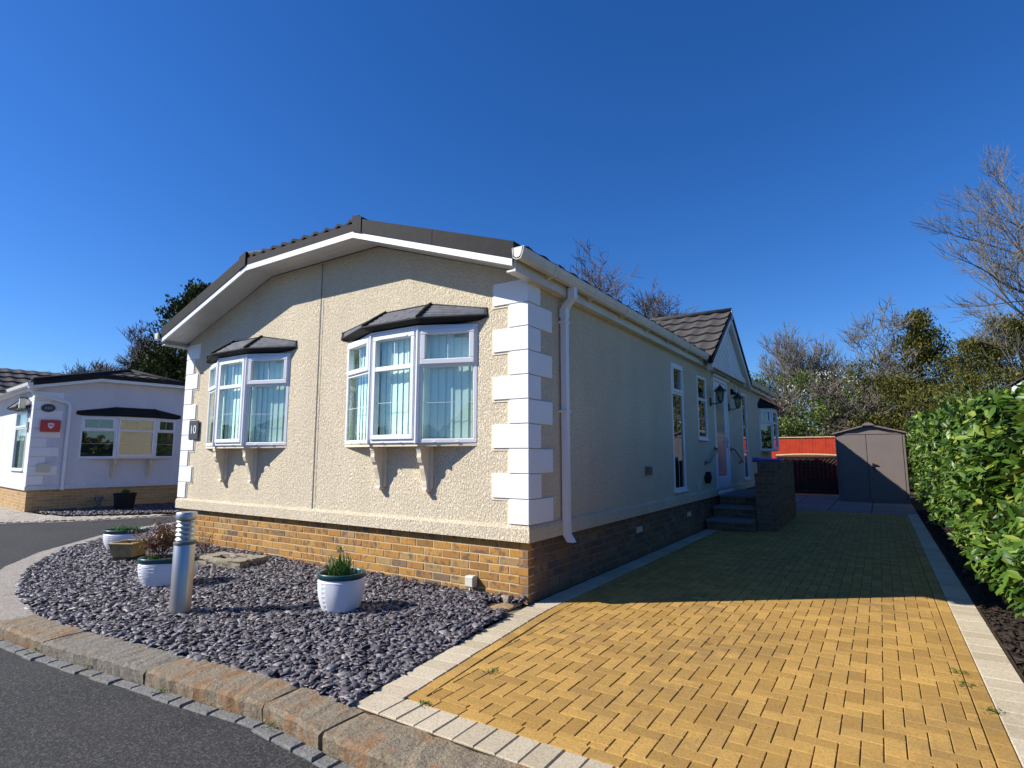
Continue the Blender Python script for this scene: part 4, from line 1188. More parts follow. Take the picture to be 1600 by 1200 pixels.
# steps, landing, brick pier ---------------------------------------------
st = empty('entrance_steps', (0, 0, 0), label='brown brick steps with stone treads rising to the white front door', cat='steps')
def tread(y0, y1, z, x1=.78):
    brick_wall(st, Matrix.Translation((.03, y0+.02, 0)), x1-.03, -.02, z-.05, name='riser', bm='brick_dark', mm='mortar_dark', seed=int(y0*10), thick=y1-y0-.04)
    m = MB(); m.bbox(.03, x1, y0, y1, z-.05, z, .006); m.build('tread', M['slab'], st)
tread(5.85, 6.36, .18); tread(6.36, 6.86, .36); tread(6.86, 8.85, .54)
pw = empty('brick_pier_wall', (.78, 6.5, 0), label='brown brick wall guarding the side of the entrance steps', cat='brick wall')
for (x0_, y0_, x1_, y1_, z1_, sd_) in ((.79, 6.5, 1.09, 8.9, 1.09, 21), (.79, 6.2, 1.09, 6.5, .90, 22)):
    T = lambda x, y, rz: Matrix.Translation((x-.78, y-6.5, 0)) @ Matrix.Rotation(rz, 4, 'Z')
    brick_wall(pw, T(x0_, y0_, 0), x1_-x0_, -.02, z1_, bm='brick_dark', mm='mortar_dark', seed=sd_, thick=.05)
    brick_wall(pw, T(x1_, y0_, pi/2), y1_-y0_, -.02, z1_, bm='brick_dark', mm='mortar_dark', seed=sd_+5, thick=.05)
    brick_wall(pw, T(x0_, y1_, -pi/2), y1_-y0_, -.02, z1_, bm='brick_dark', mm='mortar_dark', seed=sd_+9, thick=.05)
    m = MB(); m.box(x0_-.78+.05, x1_-.78-.05, y0_-6.5+.05, y1_-6.5-.05, 0, z1_-.002); m.build('core', M['mortar_dark'], pw)
    m = MB(); x = y0_
    while x < y1_-.05:
        b = min(x+.107, y1_); m.bbox(x0_-.78-.006, x1_-.78+.006, x-6.5+.002, b-6.5-.006, z1_, z1_+.065, .004); x += .112
    m.build('coping', M['brick_dark'], pw)
pu = empty('purple_roll', (.78, 6.75, 1.16), label='purple foam roll lying across the top of the brown brick wall', cat='roll')
m = MB(); m.tube([(-.09, 0, .035), (-.0, 0, .035), (.02, 0, .03), (.36, 0, .03)], [.042, .042, .028, .028], 14); m.build('body', M['purple'], pu, smooth='auto')
m = MB(); m.tube([(-.105, 0, .035), (-.09, 0, .035)], .046, 14); m.tube([(.36, 0, .03), (.37, 0, .03)], .03, 14); m.build('end_cap', M['purple'], pu)

# ------------------------------------------------------------------ shed, fences
sh = empty('garden_shed', (1.6, 14.0, 0), label='taupe plastic garden shed with double doors at the end of the drive', cat='shed')
SW = 1.62
m = MB(); m.prism([(0, .0), (SW, 0), (SW, 1.85), (SW/2, 2.07), (0, 1.85)], .02, 1.6, 'y'); m.build('body', M['shed'], sh)
for a, b in ((.05, .735), (.745, SW-.06)):
    m = MB(); m.bbox(a, b, -.01, .02, .06, 1.83, .008); 
    d = m.build('door', M['shed'], sh)
    if a > .5:
        h = MB(); h.bbox(a+.09, a+.14, -.035, -.01, .93, 1.05, .005); h.bbox(a+.12, a+.22, -.05, -.03, .99, 1.02, .005); h.tube([(a+.1, -.04, .93), (a+.1, -.045, .88), (a+.14, -.045, .88), (a+.14, -.04, .93)], .006, 6); h.build('handle', M['iron'], d)
m = MB()
for x in (0, SW-.05): m.bbox(x, x+.05, -.006, .02, 0.06, 1.85, .004)
m.bbox(0, SW, -.02, .02, .0, .06, .005); m.prism([(0, 1.84), (SW, 1.84), (SW, 1.87), (0, 1.87)], -.02, .02, 'y'); m.build('trim', M['shed_roof'], sh)
m = MB(); 
for s_ in (0, 1):
    xa = -.07 if s_ == 0 else SW+.07
    poly = [(xa, 1.845), (SW/2, 2.085), (SW/2, 2.125), (xa, 1.885)]
    m.prism(poly if s_ == 0 else poly[::-1], -.07, 1.68, 'y')
m.prism([(SW/2-.16, 2.08), (SW/2+.16, 2.08), (SW/2+.08, 2.145), (SW/2, 2.17), (SW/2-.08, 2.145)], -.09, -.03, 'y'); m.build('roof', M['shed_roof'], sh)

fe = empty('orange_fence', (-4.5, 16.75, 0), label='bright orange stained closeboard fence with pale capping behind the home', cat='fence')
m = MB(); x = 0; rr = random.Random(3)
while x < 6.4:
    m.bbox(x, x+.094, rr.uniform(0, .006), .02, .05, 1.83+rr.uniform(-.005, .005), .003); x += .096
m.build('board', M['orange'], fe)
m = MB(); m.bbox(-.0, 6.4, -.03, .05, 1.84, 1.875, .005); m.build('capping', M['fence_top'], fe)
for x in (.9, 2.7, 4.5, 6.2): m = MB(); m.bbox(x, x+.09, .02, .11, 0, 1.84, .006); m.build('post', M['orange'], fe)
tr_ = empty('trellis_fence', (-.25, 16.1, 0), label='dark brown trellis fence panel between the home and the shed', cat='fence')
m = MB(); W_ = 1.78; H_ = 1.2
for i in range(-14, 20):
    for sgn in (1, -1):
        x0_ = i*.12; pts = []
        # clipped diagonal
        a0, a1 = x0_, x0_+sgn*H_
        tA, tB = 0.0, 1.0
        if sgn > 0: tA = max(0, -x0_/H_); tB = min(1, (W_-x0_)/H_)
        else: tA = max(0, (x0_-W_)/H_); tB = min(1, x0_/H_)
        if tB-tA > .03:
            p = Vector((x0_+sgn*H_*tA, 0, .12+(H_-.15)*tA)); q = Vector((x0_+sgn*H_*tB, 0, .12+(H_-.15)*tB)); n = Vector((-(q-p).z, 0, (q-p).x)).normalized()*.012
            yy = .0 if sgn > 0 else .012
            m.add([tuple(v+Vector((0, yy+dy, 0))) for dy in (0, .011) for v in (p-n, p+n, q+n, q-n)], [(0, 1, 2, 3), (7, 6, 5, 4), (0, 4, 5, 1), (1, 5, 6, 2), (2, 6, 7, 3), (3, 7, 4, 0)])
m.build('lattice', M['trellis'], tr_)
m = MB(); frame_rect(m, 0, W_, .09, 1.24, .05, -.012, .035); 
# arched top rail, its sunlit look put into a pale timber colour
arc = [(x, 1.24+.03*sin(pi*x/W_)) for x in np.linspace(0, W_, 14)]
m.build('frame', M['trellis'], tr_)
m = MB(); m.tube([(x, .01, z+.02) for x, z in arc], .028, 6); m.build('top_rail', M['fence_top'], tr_)
m = MB(); x = 0
while x < W_: m.bbox(x, x+.12, .03, .045, .05, 1.22, .003); x += .122
m.build('backing_board', M['trellis'], tr_)
hp = MB(); hp.bbox(1.5, 1.59, 16.1, 16.2, 0, 1.86, .006); hp.build('fence_post', M['trellis'], label='dark timber post standing between the orange fence and the shed', cat='post')

# ------------------------------------------------------------------ bollard, pots, trough
bo = empty('bollard_light', (-2.28, -1.77, bed_z(-2.28, -1.77)), label='stainless steel bollard light with louvred head standing in the slate bed', cat='bollard')
zt0 = .81-bed_z(-2.28, -1.77)
m = MB(); m.lathe([(.096, -.03), (.096, zt0-.255), (.092, zt0-.25), (0, zt0-.25)], 40, sx=.83, sy=.83); m.build('post', M['steel'], bo, smooth='auto')
m = MB(); m.lathe([(.099, zt0-.262), (.101, zt0-.258), (.101, zt0-.245), (.098, zt0-.24), (0, zt0-.24)], 40, sx=.83, sy=.83); m.build('collar', M['grey_pl'], bo, smooth='auto')
m = MB(); m.lathe([(.074, zt0-.245), (.074, zt0-.045)], 32, sx=.83, sy=.83); m.build('lens', M['lens'], bo, smooth=True)
for i in range(5):
    z = zt0-.225+i*.037
    m = MB(); m.lathe([(.076, z+.022), (.089, z+.006), (.091, z+.002), (.088, z), (.075, z+.014)], 36, sx=.83, sy=.83); m.build('louvre', M['steel'], bo, smooth='auto')
m = MB(); m.lathe([(.075, zt0-.05), (.094, zt0-.058), (.096, zt0-.05), (.096, zt0-.006), (.09, zt0), (.0, zt0+.002)], 36, sx=.83, sy=.83); m.build('cap', M['steel'], bo, smooth='auto')

def oval_pot(loc, rx, ry, h, rz, lab, seed, rim=.045, texture=True, grp='white pots with dark green rims'):
    r = empty('plant_pot', loc, rz, label=lab, cat='plant pot', group=grp)
    n = 84; rows = 30; vs = []; fs = []
    for j in range(rows+1):
        t = j/rows; z = t*(h-rim)
        prof = .70+.30*(1-(1-min(1, t*1.15))**2.2) if t < .95 else 1.0
        prof *= (1-.10*max(0, .08-t)/.08)
        for i in range(n):
            a = 2*pi*i/n; e = .85
            ca, sa = cos(a), sin(a)
            ux = math.copysign(abs(ca)**e, ca); uy = math.copysign(abs(sa)**e, sa)
            d = 0
            if texture and .06 < t < .96:
                ph = (i/n*42+(.5 if (j//2) % 2 else 0)) % 1
                d = .0065*(1 if ph < .55 else -.2)*(1 if j % 2 == 0 else .55)
            vs.append((ux*(rx*prof+d), uy*(ry*prof+d), z))
    for j in range(rows):
        for i in range(n): fs.append((j*n+i, j*n+(i+1) % n, (j+1)*n+(i+1) % n, (j+1)*n+i))
    fs.append(tuple(range(n-1, -1, -1)))
    m = MB(); m.add(vs, fs); m.build('bowl', M['potwhite'], r, smooth='auto')
    def oval(s_, z): 
        return [(math.copysign(abs(cos(2*pi*i/n))**.85, cos(2*pi*i/n))*rx*s_, math.copysign(abs(sin(2*pi*i/n))**.85, sin(2*pi*i/n))*ry*s_, z) for i in range(n)]
    prof = [(1.0, h-rim), (1.035, h-rim+.004), (1.045, h-rim*.4), (1.05, h-.006), (1.03, h), (.97, h), (.94, h-.008), (.90, h-.05)]
    vs = []; fs = []
    for s_, z in prof: vs += oval(s_, z)
    for j in range(len(prof)-1):
        for i in range(n): fs.append((j*n+i, j*n+(i+1) % n, (j+1)*n+(i+1) % n, (j+1)*n+i))
    m = MB(); m.add(vs, fs); m.build('rim', M['potgreen'], r, smooth=True)
    m = MB(); vs = oval(.92, h-.035); m.add(vs, [tuple(range(n))]); m.build('soil', M['soil'], r)
    return r
def blade_plant(name, loc, n, h, spread, seed, mtl, lab, cat, w=.014, flowers=0, top=0.0):
    r = empty(name, loc, label=lab, cat=cat)
    rr = random.Random(seed); m = MB()
    for i in range(n):
        a = rr.uniform(0, 2*pi); R = spread*rr.random()**.5*.5; H = h*rr.uniform(.55, 1.1); lean = rr.uniform(.05, .6)*spread
        x0_, y0_ = R*cos(a), R*sin(a); b = rr.uniform(0, 2*pi); ww = w*rr.uniform(.7, 1.2); sxn, syn = -sin(b)*ww/2, cos(b)*ww/2
        pts = []
        for k in range(6):
            t = k/5; x = x0_+cos(b)*lean*t**2; y = y0_+sin(b)*lean*t**2; z = H*(t-.18*t**3); q = (1-t**2.5)
            pts.append(((x-sxn*q, y-syn*q, z), (x+sxn*q, y+syn*q, z)))
        vs = [p for pr_ in pts for p in pr_]; m.add(vs, [(2*k, 2*k+1, 2*k+3, 2*k+2) for k in range(5)])
    m.build('leaves', M[mtl], r)
    for i in range(flowers):
        a = rr.uniform(0, 2*pi); x, y = .03*cos(a), .03*sin(a); z = h*rr.uniform(.95, 1.08)
        s_ = MB(); s_.tube([(0, 0, 0), (x*.5, y*.5, z*.6), (x, y, z)], .004, 5); s_.build('stem', M['plant'], r)
        f = MB(); f.M = Matrix.Translation((x, y, z)) @ Matrix.Rotation(radians(65), 4, Vector((rr.uniform(-1, .3), rr.uniform(.3, 1), 0)))
        for k in range(6):
            t = 2*pi*k/6; u = Vector((cos(t), sin(t), 0)); v = Vector((-sin(t), cos(t), 0))
            f.add([(0, 0, 0), tuple(u*.02+v*.012+Vector((0, 0, .003))), tuple(u*.042), tuple(u*.02-v*.012+Vector((0, 0, .003)))], [(0, 1, 2, 3)])
        f.build('petals', M['yellow'], r)
        f2 = MB(); f2.M = f.M; f2.lathe([(.006, 0), (.01, .018), (.014, .024), (.009, .022), (.005, .004)], 10); f2.build('trumpet', M['yellow2'], r)
    return r
p1 = (-1.17, -1.05, bed_z(-1.17, -1.05)+.005)
oval_pot(p1, .18, .165, .315, .3, 'white woven textured pot with dark green rim nearest the drive', 1)
blade_plant('daffodil_plant', (p1[0]-.03, p1[1], p1[2]+.27), 110, .21, .20, 4, 'plant', 'green daffodil leaves with one pale yellow flower in the front white pot', 'daffodil', flowers=2)
p2 = (-3.35, -1.36, bed_z(-3.35, -1.36)+.005)
oval_pot(p2, .26, .16, .285, .75, 'oval white pot with green rim just left of the steel bollard', 2)
p3 = (-5.85, -.72, bed_z(-5.85, -.72)+.0)
oval_pot(p3, .25, .15, .27, .6, 'oval white pot with green rim farthest back by the curved edging', 3)
blade_plant('bulb_plant', (p3[0], p3[1], p3[2]+.22), 50, .15, .3, 9, 'plant', 'short green bulb leaves in the rear white pot', 'plant', w=.02)
def shrub(name, loc, n, h, spread, seed, lm, lab, cat, leafn=500, ls=.03):
    r = empty(name, loc, label=lab, cat=cat); rr = random.Random(seed); m = MB(); tips = []
    for i in range(n):
        a = rr.uniform(0, 2*pi); L = h*rr.uniform(.5, 1.05); p = Vector((0, 0, 0)); d = Vector((cos(a)*.45*spread/h, sin(a)*.45*spread/h, 1)).normalized(); pts = [p.copy()]
        for k in range(6):
            p = p+d*L/6; d = (d+Vector((rr.gauss(0, .18), rr.gauss(0, .18), .03))).normalized(); pts.append(p.copy())
            if k > 1: tips.append(p.copy())
        m.tube([tuple(q) for q in pts], [.005-.0006*k for k in range(7)], 4)
    m.build('stems', M['bark'], r)
    rg = np.random.RandomState(seed); T = np.array([tuple(t) for t in tips]); P = T[rg.randint(0, len(T), leafn)]+rg.normal(0, .028, (leafn, 3))
    D = rg.normal(0, 1, (leafn, 3)); N = rg.normal(0, .5, (leafn, 3))+np.array([0, 0, 1.0]); L = rg.uniform(.5, 1.1, leafn)*ls
    V, F = scatter(P, D, N, L, L*.42, [(0, 0, 0), (.45, -.5, .12), (1, 0, 0), (.45, .5, .12)], [(0, 1, 2, 3)])
    np_mesh('leaves', V, F, M[lm], r)
shrub('bronze_shrub', (p2[0]-.11, p2[1]-.03, p2[2]+.25), 12, .42, .36, 5, 'redleaf', 'wispy bronze red shrub growing in the oval pot left of the bollard', 'shrub', 1300, .038)
blade_plant('green_seedling', (p2[0]-.13, p2[1]-.10, p2[2]+.245), 14, .07, .10, 12, 'plant', 'broad green leaves at the left front of the oval pot by the bollard', 'plant', w=.04)
shrub('bronze_shrub', (-4.55, -.35, .0), 7, .38, .30, 15, 'redleaf', 'small reddish shrub rising from the slate behind the bollard', 'shrub', 350, .03)
# wooden trough planters
def wood_planter(loc, w, h, rz, lab):
    r = empty('wooden_planter', loc, rz, label=lab, cat='planter', group='square wooden planters')
    t = .7
    for k in range(4):
        m = MB(); m.M = Matrix.Rotation(k*pi/2, 4, 'Z')
        a, b = w/2, w/2*t
        m.add([(-b, -b, 0), (b, -b, 0), (a, -a, h), (-a, -a, h), (-b+.015, -b+.018, 0), (b-.015, -b+.018, 0), (a-.015, -a+.018, h), (-a+.015, -a+.018, h)], [(0, 1, 2, 3), (7, 6, 5, 4), (3, 2, 6, 7), (0, 4, 5, 1), (0, 3, 7, 4), (1, 5, 6, 2)])
        m.build('side_panel', M['wood_old'], r)
    m = MB(); frame_rect(m, -w/2-.012, w/2+.012, -w/2-.012, w/2+.012, .035, 0, .018)
    m.v = [(x, z, h+y) for x, y, z in m.v]; m.build('top_rim', M['wood_old'], r)
    m = MB(); s_ = w/2*.78; m.box(-s_, s_, -s_, s_, .01, h*.35); m.build('soil', M['soil'], r)
wood_planter((-4.98, -1.02, bed_z(-4.98, -1.02)+.01), .30, .20, .5, 'empty weathered wooden planter tilted in front of the rear white pot')
wood_planter((-5.55, .0-.28, .06), .2, .14, .9, 'small wooden planter half hidden behind the bollard head')
# stone trough
stt = empty('stone_edging', (-3.75, -.5, bed_z(-3.75, -.5)+.0), .25, label='low rectangular ring of rough pale stones lying on the slate by the brick wall', cat='stone edging')
def rough_block(par, x0, x1, y0, y1, h, seed):
    bm = bmesh.new(); bmesh.ops.create_cube(bm, size=1)
    bmesh.ops.subdivide_edges(bm, edges=bm.edges[:], cuts=3, use_grid_fill=True); r = random.Random(seed)
    for v in bm.verts: v.co = Vector(((x0+x1)/2+v.co.x*(x1-x0)+r.uniform(-.009, .009), (y0+y1)/2+v.co.y*(y1-y0)+r.uniform(-.009, .009), h/2+v.co.z*h+r.uniform(-.007, .007)))
    me = bpy.data.meshes.new('stone'); bm.to_mesh(me); bm.free(); me.materials.append(M['stone']); o = bpy.data.objects.new('stone', me); COL.objects.link(o); o.parent = par
for i, (a, b, c, d) in enumerate([(-.36, -.12, -.20, -.07), (-.11, .12, -.20, -.08), (.13, .36, -.21, -.06), (-.36, -.2, -.06, .10), (-.36, -.1, .11, .22), (-.09, .14, .1, .21), (.15, .38, .08, .2), (.2, .38, -.05, .07)]): rough_block(stt, a, b, c, d, .085, 60+i)

# ------------------------------------------------------------------ neighbour home on the left
th = radians(84)
NA = Vector((-14.45, .70, 0)); ddir = Vector((cos(th), sin(th), 0))
nb = empty('neighbour_home', tuple(NA), th, label='pale grey park home with buff brick base and black bay canopy across the side road', cat='park home')
# local frame: x along gable front (A->right), outward -y local = towards +x world ; depth +y local
NWd = 4.45; NL = 7.0
nt_ = [(0, 2.93), (1.3, 3.2), (3.15, 3.2), (NWd, 2.93)]
m = MB(); NB = (.95, 1.72, 2.55, 3.15)
wall_holes(m, I4, nt_, [(NB[0]+.05, NB[3]-.05, 1.35, 2.25)], .46)
NSIDE = Matrix.Rotation(radians(-90), 4, 'Z') @ Matrix.Translation((-NL, 0, 0))     # left face: local x 0..NL maps to depth, outward to -x
wall_holes(m, NSIDE, [(0, 2.93), (NL, 2.93)], [(NL-1.75, NL-.55, .95, 2.35)], .46)
m.M = I4; m.box(.1, NWd-.1, .1, NL, .44, .47)
m.M = Matrix.Translation((NWd, 0, 0)) @ Matrix.Rotation(radians(90), 4, 'Z'); m.quad((0, 0, .46), (NL, 0, .46), (NL, 0, 2.93), (0, 0, 2.93))
m.M = Matrix.Translation((0, NL, 0)); m.quad(*[(x, 0, z) for x, z in [(0, .46), (NWd, .46)]+nt_[::-1]])
m.build('wall', M['wrender'], nb)
m = MB()
for m4, L in ((I4, NWd), (NSIDE, NL)):
    m.M = m4; m.add([(-.03, -.03, .44), (L+.03, -.03, .44), (L+.03, -.03, .53), (-.03, -.03, .53), (0, .002, .56), (L, .002, .56), (0, .02, .44), (L, .02, .44)], [(0, 1, 2, 3), (3, 2, 5, 4), (6, 7, 1, 0)])
m.build('plinth_band', M['wrender'], nb)
b_ = brick_wall(nb, Matrix.Translation((.02, .02, 0)), NWd-.04, -.1, .44, bm='brick2', seed=31); b_.name = 'brick_base'
b_ = brick_wall(nb, NSIDE @ Matrix.Translation((.02, .02, 0)), NL-.04, -.1, .44, bm='brick2', seed=32); b_.name = 'brick_base'
n = 10
for i in range(n):
    h = (2.82-.56)/n; lf = i % 2 == 1; a, b = .56+i*h+.004, .56+(i+1)*h-.004
    m = MB(); m.bbox(-.018, .55 if lf else .30, -.018, 0, a, b, .005); m.bbox(-.018, 0, -.0, .2 if lf else .32, a, b, .005); m.build('quoin', M['quoin'], nb)
bay(nb, I4, (NB[0], NB[1]-.05, NB[2]+.05, NB[3]+.0), -.22, 1.20, 2.27, ('top', 'full', 'top'), 2.31, 2.52, can='black', glass='glass_dark', blind='blind_grey', corb=(1.72, 2.55), base='wrender')
flat_window(nb, NSIDE, NL-1.8, NL-.5, .9, 2.4, glass='glass', blind='blind', split=1.95)
canopy(nb, NSIDE, (NL-1.9, NL-1.6, NL-.7, NL-.4), -.15, 2.45, 2.68, 'shingle')
# roof of the neighbour
def nb_bar(name, y0, y1, zlo, zhi, mt):
    m = MB(); pts = [(-.12, 2.90), (1.25, 3.2), (3.2, 3.2), (NWd+.12, 2.90)]
    m.prism([(x, z+zlo) for x, z in pts]+[(x, z+zhi) for x, z in reversed(pts)], y0, y1, 'y'); return m.build(name, M[mt], nb)
nb_bar('bargeboard', -.22, -.2, -.04, .035, 'white'); nb_bar('verge', -.24, -.16, .036, .14, 'black'); nb_bar('soffit', -.2, .0, -.04, -.03, 'soffit')
m = MB(); zr2 = 3.62
for xa, za, xb in ((-.14, 3.02, NWd/2), (NWd+.14, 3.02, NWd/2)):
    tiled(m, (xa, -.2, za), (0, NL+.2, 0), (xb-xa, 0, zr2-za), 0, 5, amp=.025, step=.03, triu=lambda t: (t*1.1/(NL+.2), 1))
tiled(m, (1.22, -.22, 3.26), (2.0, 0, 0), (0, 1.2, zr2-3.26), 0, 3, amp=.025, step=.03, triu=lambda t: (t*.5, 1-t*.5))
m.build('roof', M['tile'], nb)
m = MB()
for a, b in (((-.12, -.2, 3.06), (NWd/2, 1.0, zr2+.03)), ((NWd+.12, -.2, 3.06), (NWd/2, 1.0, zr2+.03)), ((NWd/2, 1.0, zr2+.03), (NWd/2, NL, zr2+.03))): m.tube([a, b], .07, 7)
m.build('ridge_tile', M['verge'], nb, smooth=True)
# side gutter + downpipe
m = MB(); m.box(-.12, -.1, -.2, NL, 2.84, 2.98); m.box(-.1, 0, -.2, NL, 2.84, 2.86); m.prism([(-.12, 2.99), (-.23, 2.99), (-.21, 2.92), (-.17, 2.89), (-.12, 2.9)], -.3, NL, 'y'); m.build('gutter', M['white'], nb)
m = MB()
for a, b in (((-.17, -.22, 2.9), (-.05, -.10, 2.74)), ((-.05, -.10, 2.74), (.62, -.05, 2.58)), ((.62, -.05, 2.58), (.68, -.05, 2.5)), ((.68, -.05, 2.5), (.68, -.05, .42))): m.tube([a, b], .04, 8)
m.build('downpipe', M['white'], nb)
# porch gable on its left side
m = MB(); m.M = NSIDE
g0, g1 = NL-5.6, NL-2.3; gc = (g0+g1)/2
m.add([(g0, -.5, 2.9), (g1, -.5, 2.9), (gc, -.5, 3.65), (g0, 1.2, 2.9), (g1, 1.2, 2.9), (gc, 1.6, 3.65)], [(0, 1, 2), (0, 2, 5, 3), (1, 4, 5, 2), (0, 3, 4, 1)])
gbl = m.build('porch_gable', M['white'], nb)
m = MB(); m.M = NSIDE
for (a, b) in ((g0-.15, gc), (g1+.15, gc)): tiled(m, (a, -.6, 2.93), (0, 2.4, 0), (b-a, 0, .82), 0, 5, amp=.025, step=.03)
m.build('gable_roof', M['tile'], gbl)
# objects fixed to it: each its own thing
def on_nb(x, z, y=-.02): return tuple(nb.matrix_basis @ Vector((x, y, z))) if False else tuple(Matrix.Translation(NA) @ Matrix.Rotation(th, 4, 'Z') @ Vector((x, y, z)))
r = empty('alarm_box', on_nb(.33, 1.98, -.03), th, label='red box with a white shield badge on the grey wall across the road', cat='box')
m = MB(); m.bbox(-.19, .19, -.07, 0, -.14, .14, .012); m.build('casing', M['red'], r)
m = MB(); m.prism([(-.06, .06), (0, .075), (.06, .06), (.055, -.01), (0, -.075), (-.055, -.01)], -.076, -.07, 'y'); m.build('shield_badge', M['numwhite'], r)
m = MB(); m.prism([(-.038, .005), (.038, .005), (.038, .03), (-.038, .03)], -.079, -.0765, 'y'); m.build('badge_band', M['red'], r)
r = empty('oval_plaque', on_nb(.26, 2.42, -.02), th, label='black oval plaque high on the corner of the grey home', cat='plaque')
m = MB(); m.M = Matrix.Rotation(radians(90), 4, 'X'); m.lathe([(0, .025), (.13, .025), (.14, .015), (.14, 0)], 28, sy=.72); m.build('plate', M['plaque'], r, smooth='auto')
m = MB(); m.bbox(-.06, -.03, -.029, -.026, -.03, .03, .001); m.bbox(-.01, .02, -.029, -.026, -.03, .03, .001); m.bbox(.04, .07, -.029, -.026, -.03, .03, .001); m.build('marking', M['grey_metal'], r)
m = MB(); m.M = Matrix.Translation(on_nb(.28, .97, -.02)) @ Matrix.Rotation(th, 4, 'Z'); m.bbox(-.13, .13, -.06, 0, -.11, .11, .012); m.bbox(-.1, .1, -.066, -.06, -.08, .08, .004); m.build('meter_box', M['cream_pl'], label='small cream meter box low on the corner of the grey home', cat='meter box')
m = MB(); m.M = Matrix.Translation(on_nb(1.45, .0, -.12)) @ Matrix.Rotation(th, 4, 'Z'); m.tube([(0, 0, -.1), (0, 0, .12)], .045, 10); m.bbox(-.08, .08, -.06, .08, .12, .22, .01); m.build('vent_pipe', M['grey_metal'], label='grey waste pipe with square top at the foot of the grey home', cat='pipe')
r = empty('wall_lantern', tuple(Matrix.Translation(NA) @ Matrix.Rotation(th, 4, 'Z') @ Vector((-.02, .42, 2.42))), th, label='brass and glass wall lantern on the sunlit side of the grey home', cat='wall lantern')
m = MB(); m.bbox(-.03, 0, -.05, .05, -.12, .02, .005); m.tube([(-.03, 0, -.06), (-.12, 0, -.1), (-.14, 0, -.03)], .01, 6); m.build('bracket', M['grey_metal'], r)
m = MB(); m.bbox(-.20, -.08, -.06, .06, -.02, .24, .02); m.build('lamp_glass', M['lens'], r)
m = MB(); m.bbox(-.22, -.06, -.08, .08, .24, .27, .01); m.bbox(-.22, -.06, -.08, .08, -.04, -.02, .008); m.build('cap', M['grey_pl'], r)
r = empty('number_sign', tuple(Matrix.Translation(NA) @ Matrix.Rotation(th, 4, 'Z') @ Vector((-.02, .30, 1.95))), th, label='narrow grey number plate on the sunlit side wall of the grey home', cat='sign')
m = MB(); m.bbox(-.02, 0, -.06, .06, -.13, .13, .004); m.build('plate', M['grey_metal'], r)
# planter and slate bed of the neighbour
def on_g(x, y, z=0): v = Matrix.Translation(NA) @ Matrix.Rotation(th, 4, 'Z') @ Vector((x, y, 0)); return (v.x, v.y, z)
def pot_round(loc, r0, r1, h, lab, seed, plant=True):
    r = empty('black_planter', loc, label=lab, cat='planter')
    m = MB(); m.lathe([(0, 0), (r0, 0), (r1, h-.04), (r1+.015, h-.04), (r1+.015, h), (r1-.01, h), (r1-.02, h-.04), (0, h-.04)], 28); m.build('tub', M['black'], r, smooth='auto')
on = on_g(1.75, -1.0, -.07); pot_round(on, .20, .235, .40, 'black round planter of low green plants in front of the grey home', 1)
shrub('green_plant', (on[0], on[1], .3), 12, .10, .3, 20, 'plant', 'low green plants filling the black planter across the road', 'plant', 700, .045)
on = on_g(3.75, -.5, -.07); pot_round(on, .25, .27, .42, 'large black tub in the shade at the right end of the grey home', 2)
pb = [(-14.4, .9), (-13.6, .85), (-12.8, 1.0), (-12.0, 1.7), (-11.25, 2.8), (-11.0, 4.2), (-10.95, 8), (-14, 8), (-14.0, 4.5)]
sheet('neighbour_bed', pb, -.075, M['soil'], kind='structure')
nbf = in_poly(pb)
chips('slate_chippings', nbf, (-14.5, -10.9, .8, 7), 9000, lambda a, b: -.075, M['slate'], (.05, .09), 14, kind='stuff', label='dark slate chippings in front of the grey home across the road', cat='slate chippings')
# weathered block drive of the neighbour
pd_ = [(-10.9, 2.1), (-11.25, 1.0), (-12.35, -.5), (-15, -1.5), (-24, -2.2), (-24, 2.5), (-14.6, .85), (-13.7, .78), (-12.6, .95), (-11.8, 1.6), (-11.1, 2.7)]
sheet('neighbour_drive_bed', pd_, -.080, M['joint'], kind='structure')
bl_ = []; ndf = in_poly(pd_)
for i in range(0, 70):
    for j in range(0, 50):
        x = -24+i*.21; y = -2.3+j*.105; xx = x+(.105 if j % 2 else 0)
        if all(ndf(a, b) for a, b in ((xx, y), (xx+.2, y), (xx+.2, y+.1), (xx, y+.1))): bl_.append([(xx, y), (xx+.205, y), (xx+.205, y+.1), (xx, y+.1)])
blocks('neighbour_driveway', bl_, -.068, M['paver_old'], joint=.006, bev=.004, jz=.003, seed=6, kind='structure')

# ------------------------------------------------------------------ home on the far right behind the hedge
rh = empty('right_home', (5.62, 15.2, .06), label='white edged roof corner of another home showing above the laurel hedge', cat='park home')
m = MB(); m.box(.3, 6.6, .4, 10, .0, 2.75); m.prism([(.3, 2.75), (6.6, 2.75), (3.45, 4.6)], .4, 10, 'y'); m.build('wall', M['render'], rh)
m = MB(); m.prism([(-.2, 2.66), (3.45, 4.98), (7.1, 2.66), (7.1, 2.83), (3.45, 5.16), (-.2, 2.83)], -.02, .02, 'y'); m.box(-.1, .32, .02, 10, 2.62, 2.66); m.box(-.12, -.08, .0, 10, 2.6, 2.8); m.build('bargeboard', M['white'], rh)
m = MB(); tiled(m, (-.25, .0, 2.85), (0, 10, 0), (3.7, 0, 2.35), 0, 9); tiled(m, (7.15, .0, 2.85), (0, 10, 0), (-3.7, 0, 2.35), 0, 9); m.build('roof', M['tile'], rh)
m = MB(); m.prism([(-.12, 2.84), (-.24, 2.84), (-.22, 2.76), (-.17, 2.73), (-.12, 2.74)], -.1, 10, 'y'); m.build('gutter', M['white'], rh)

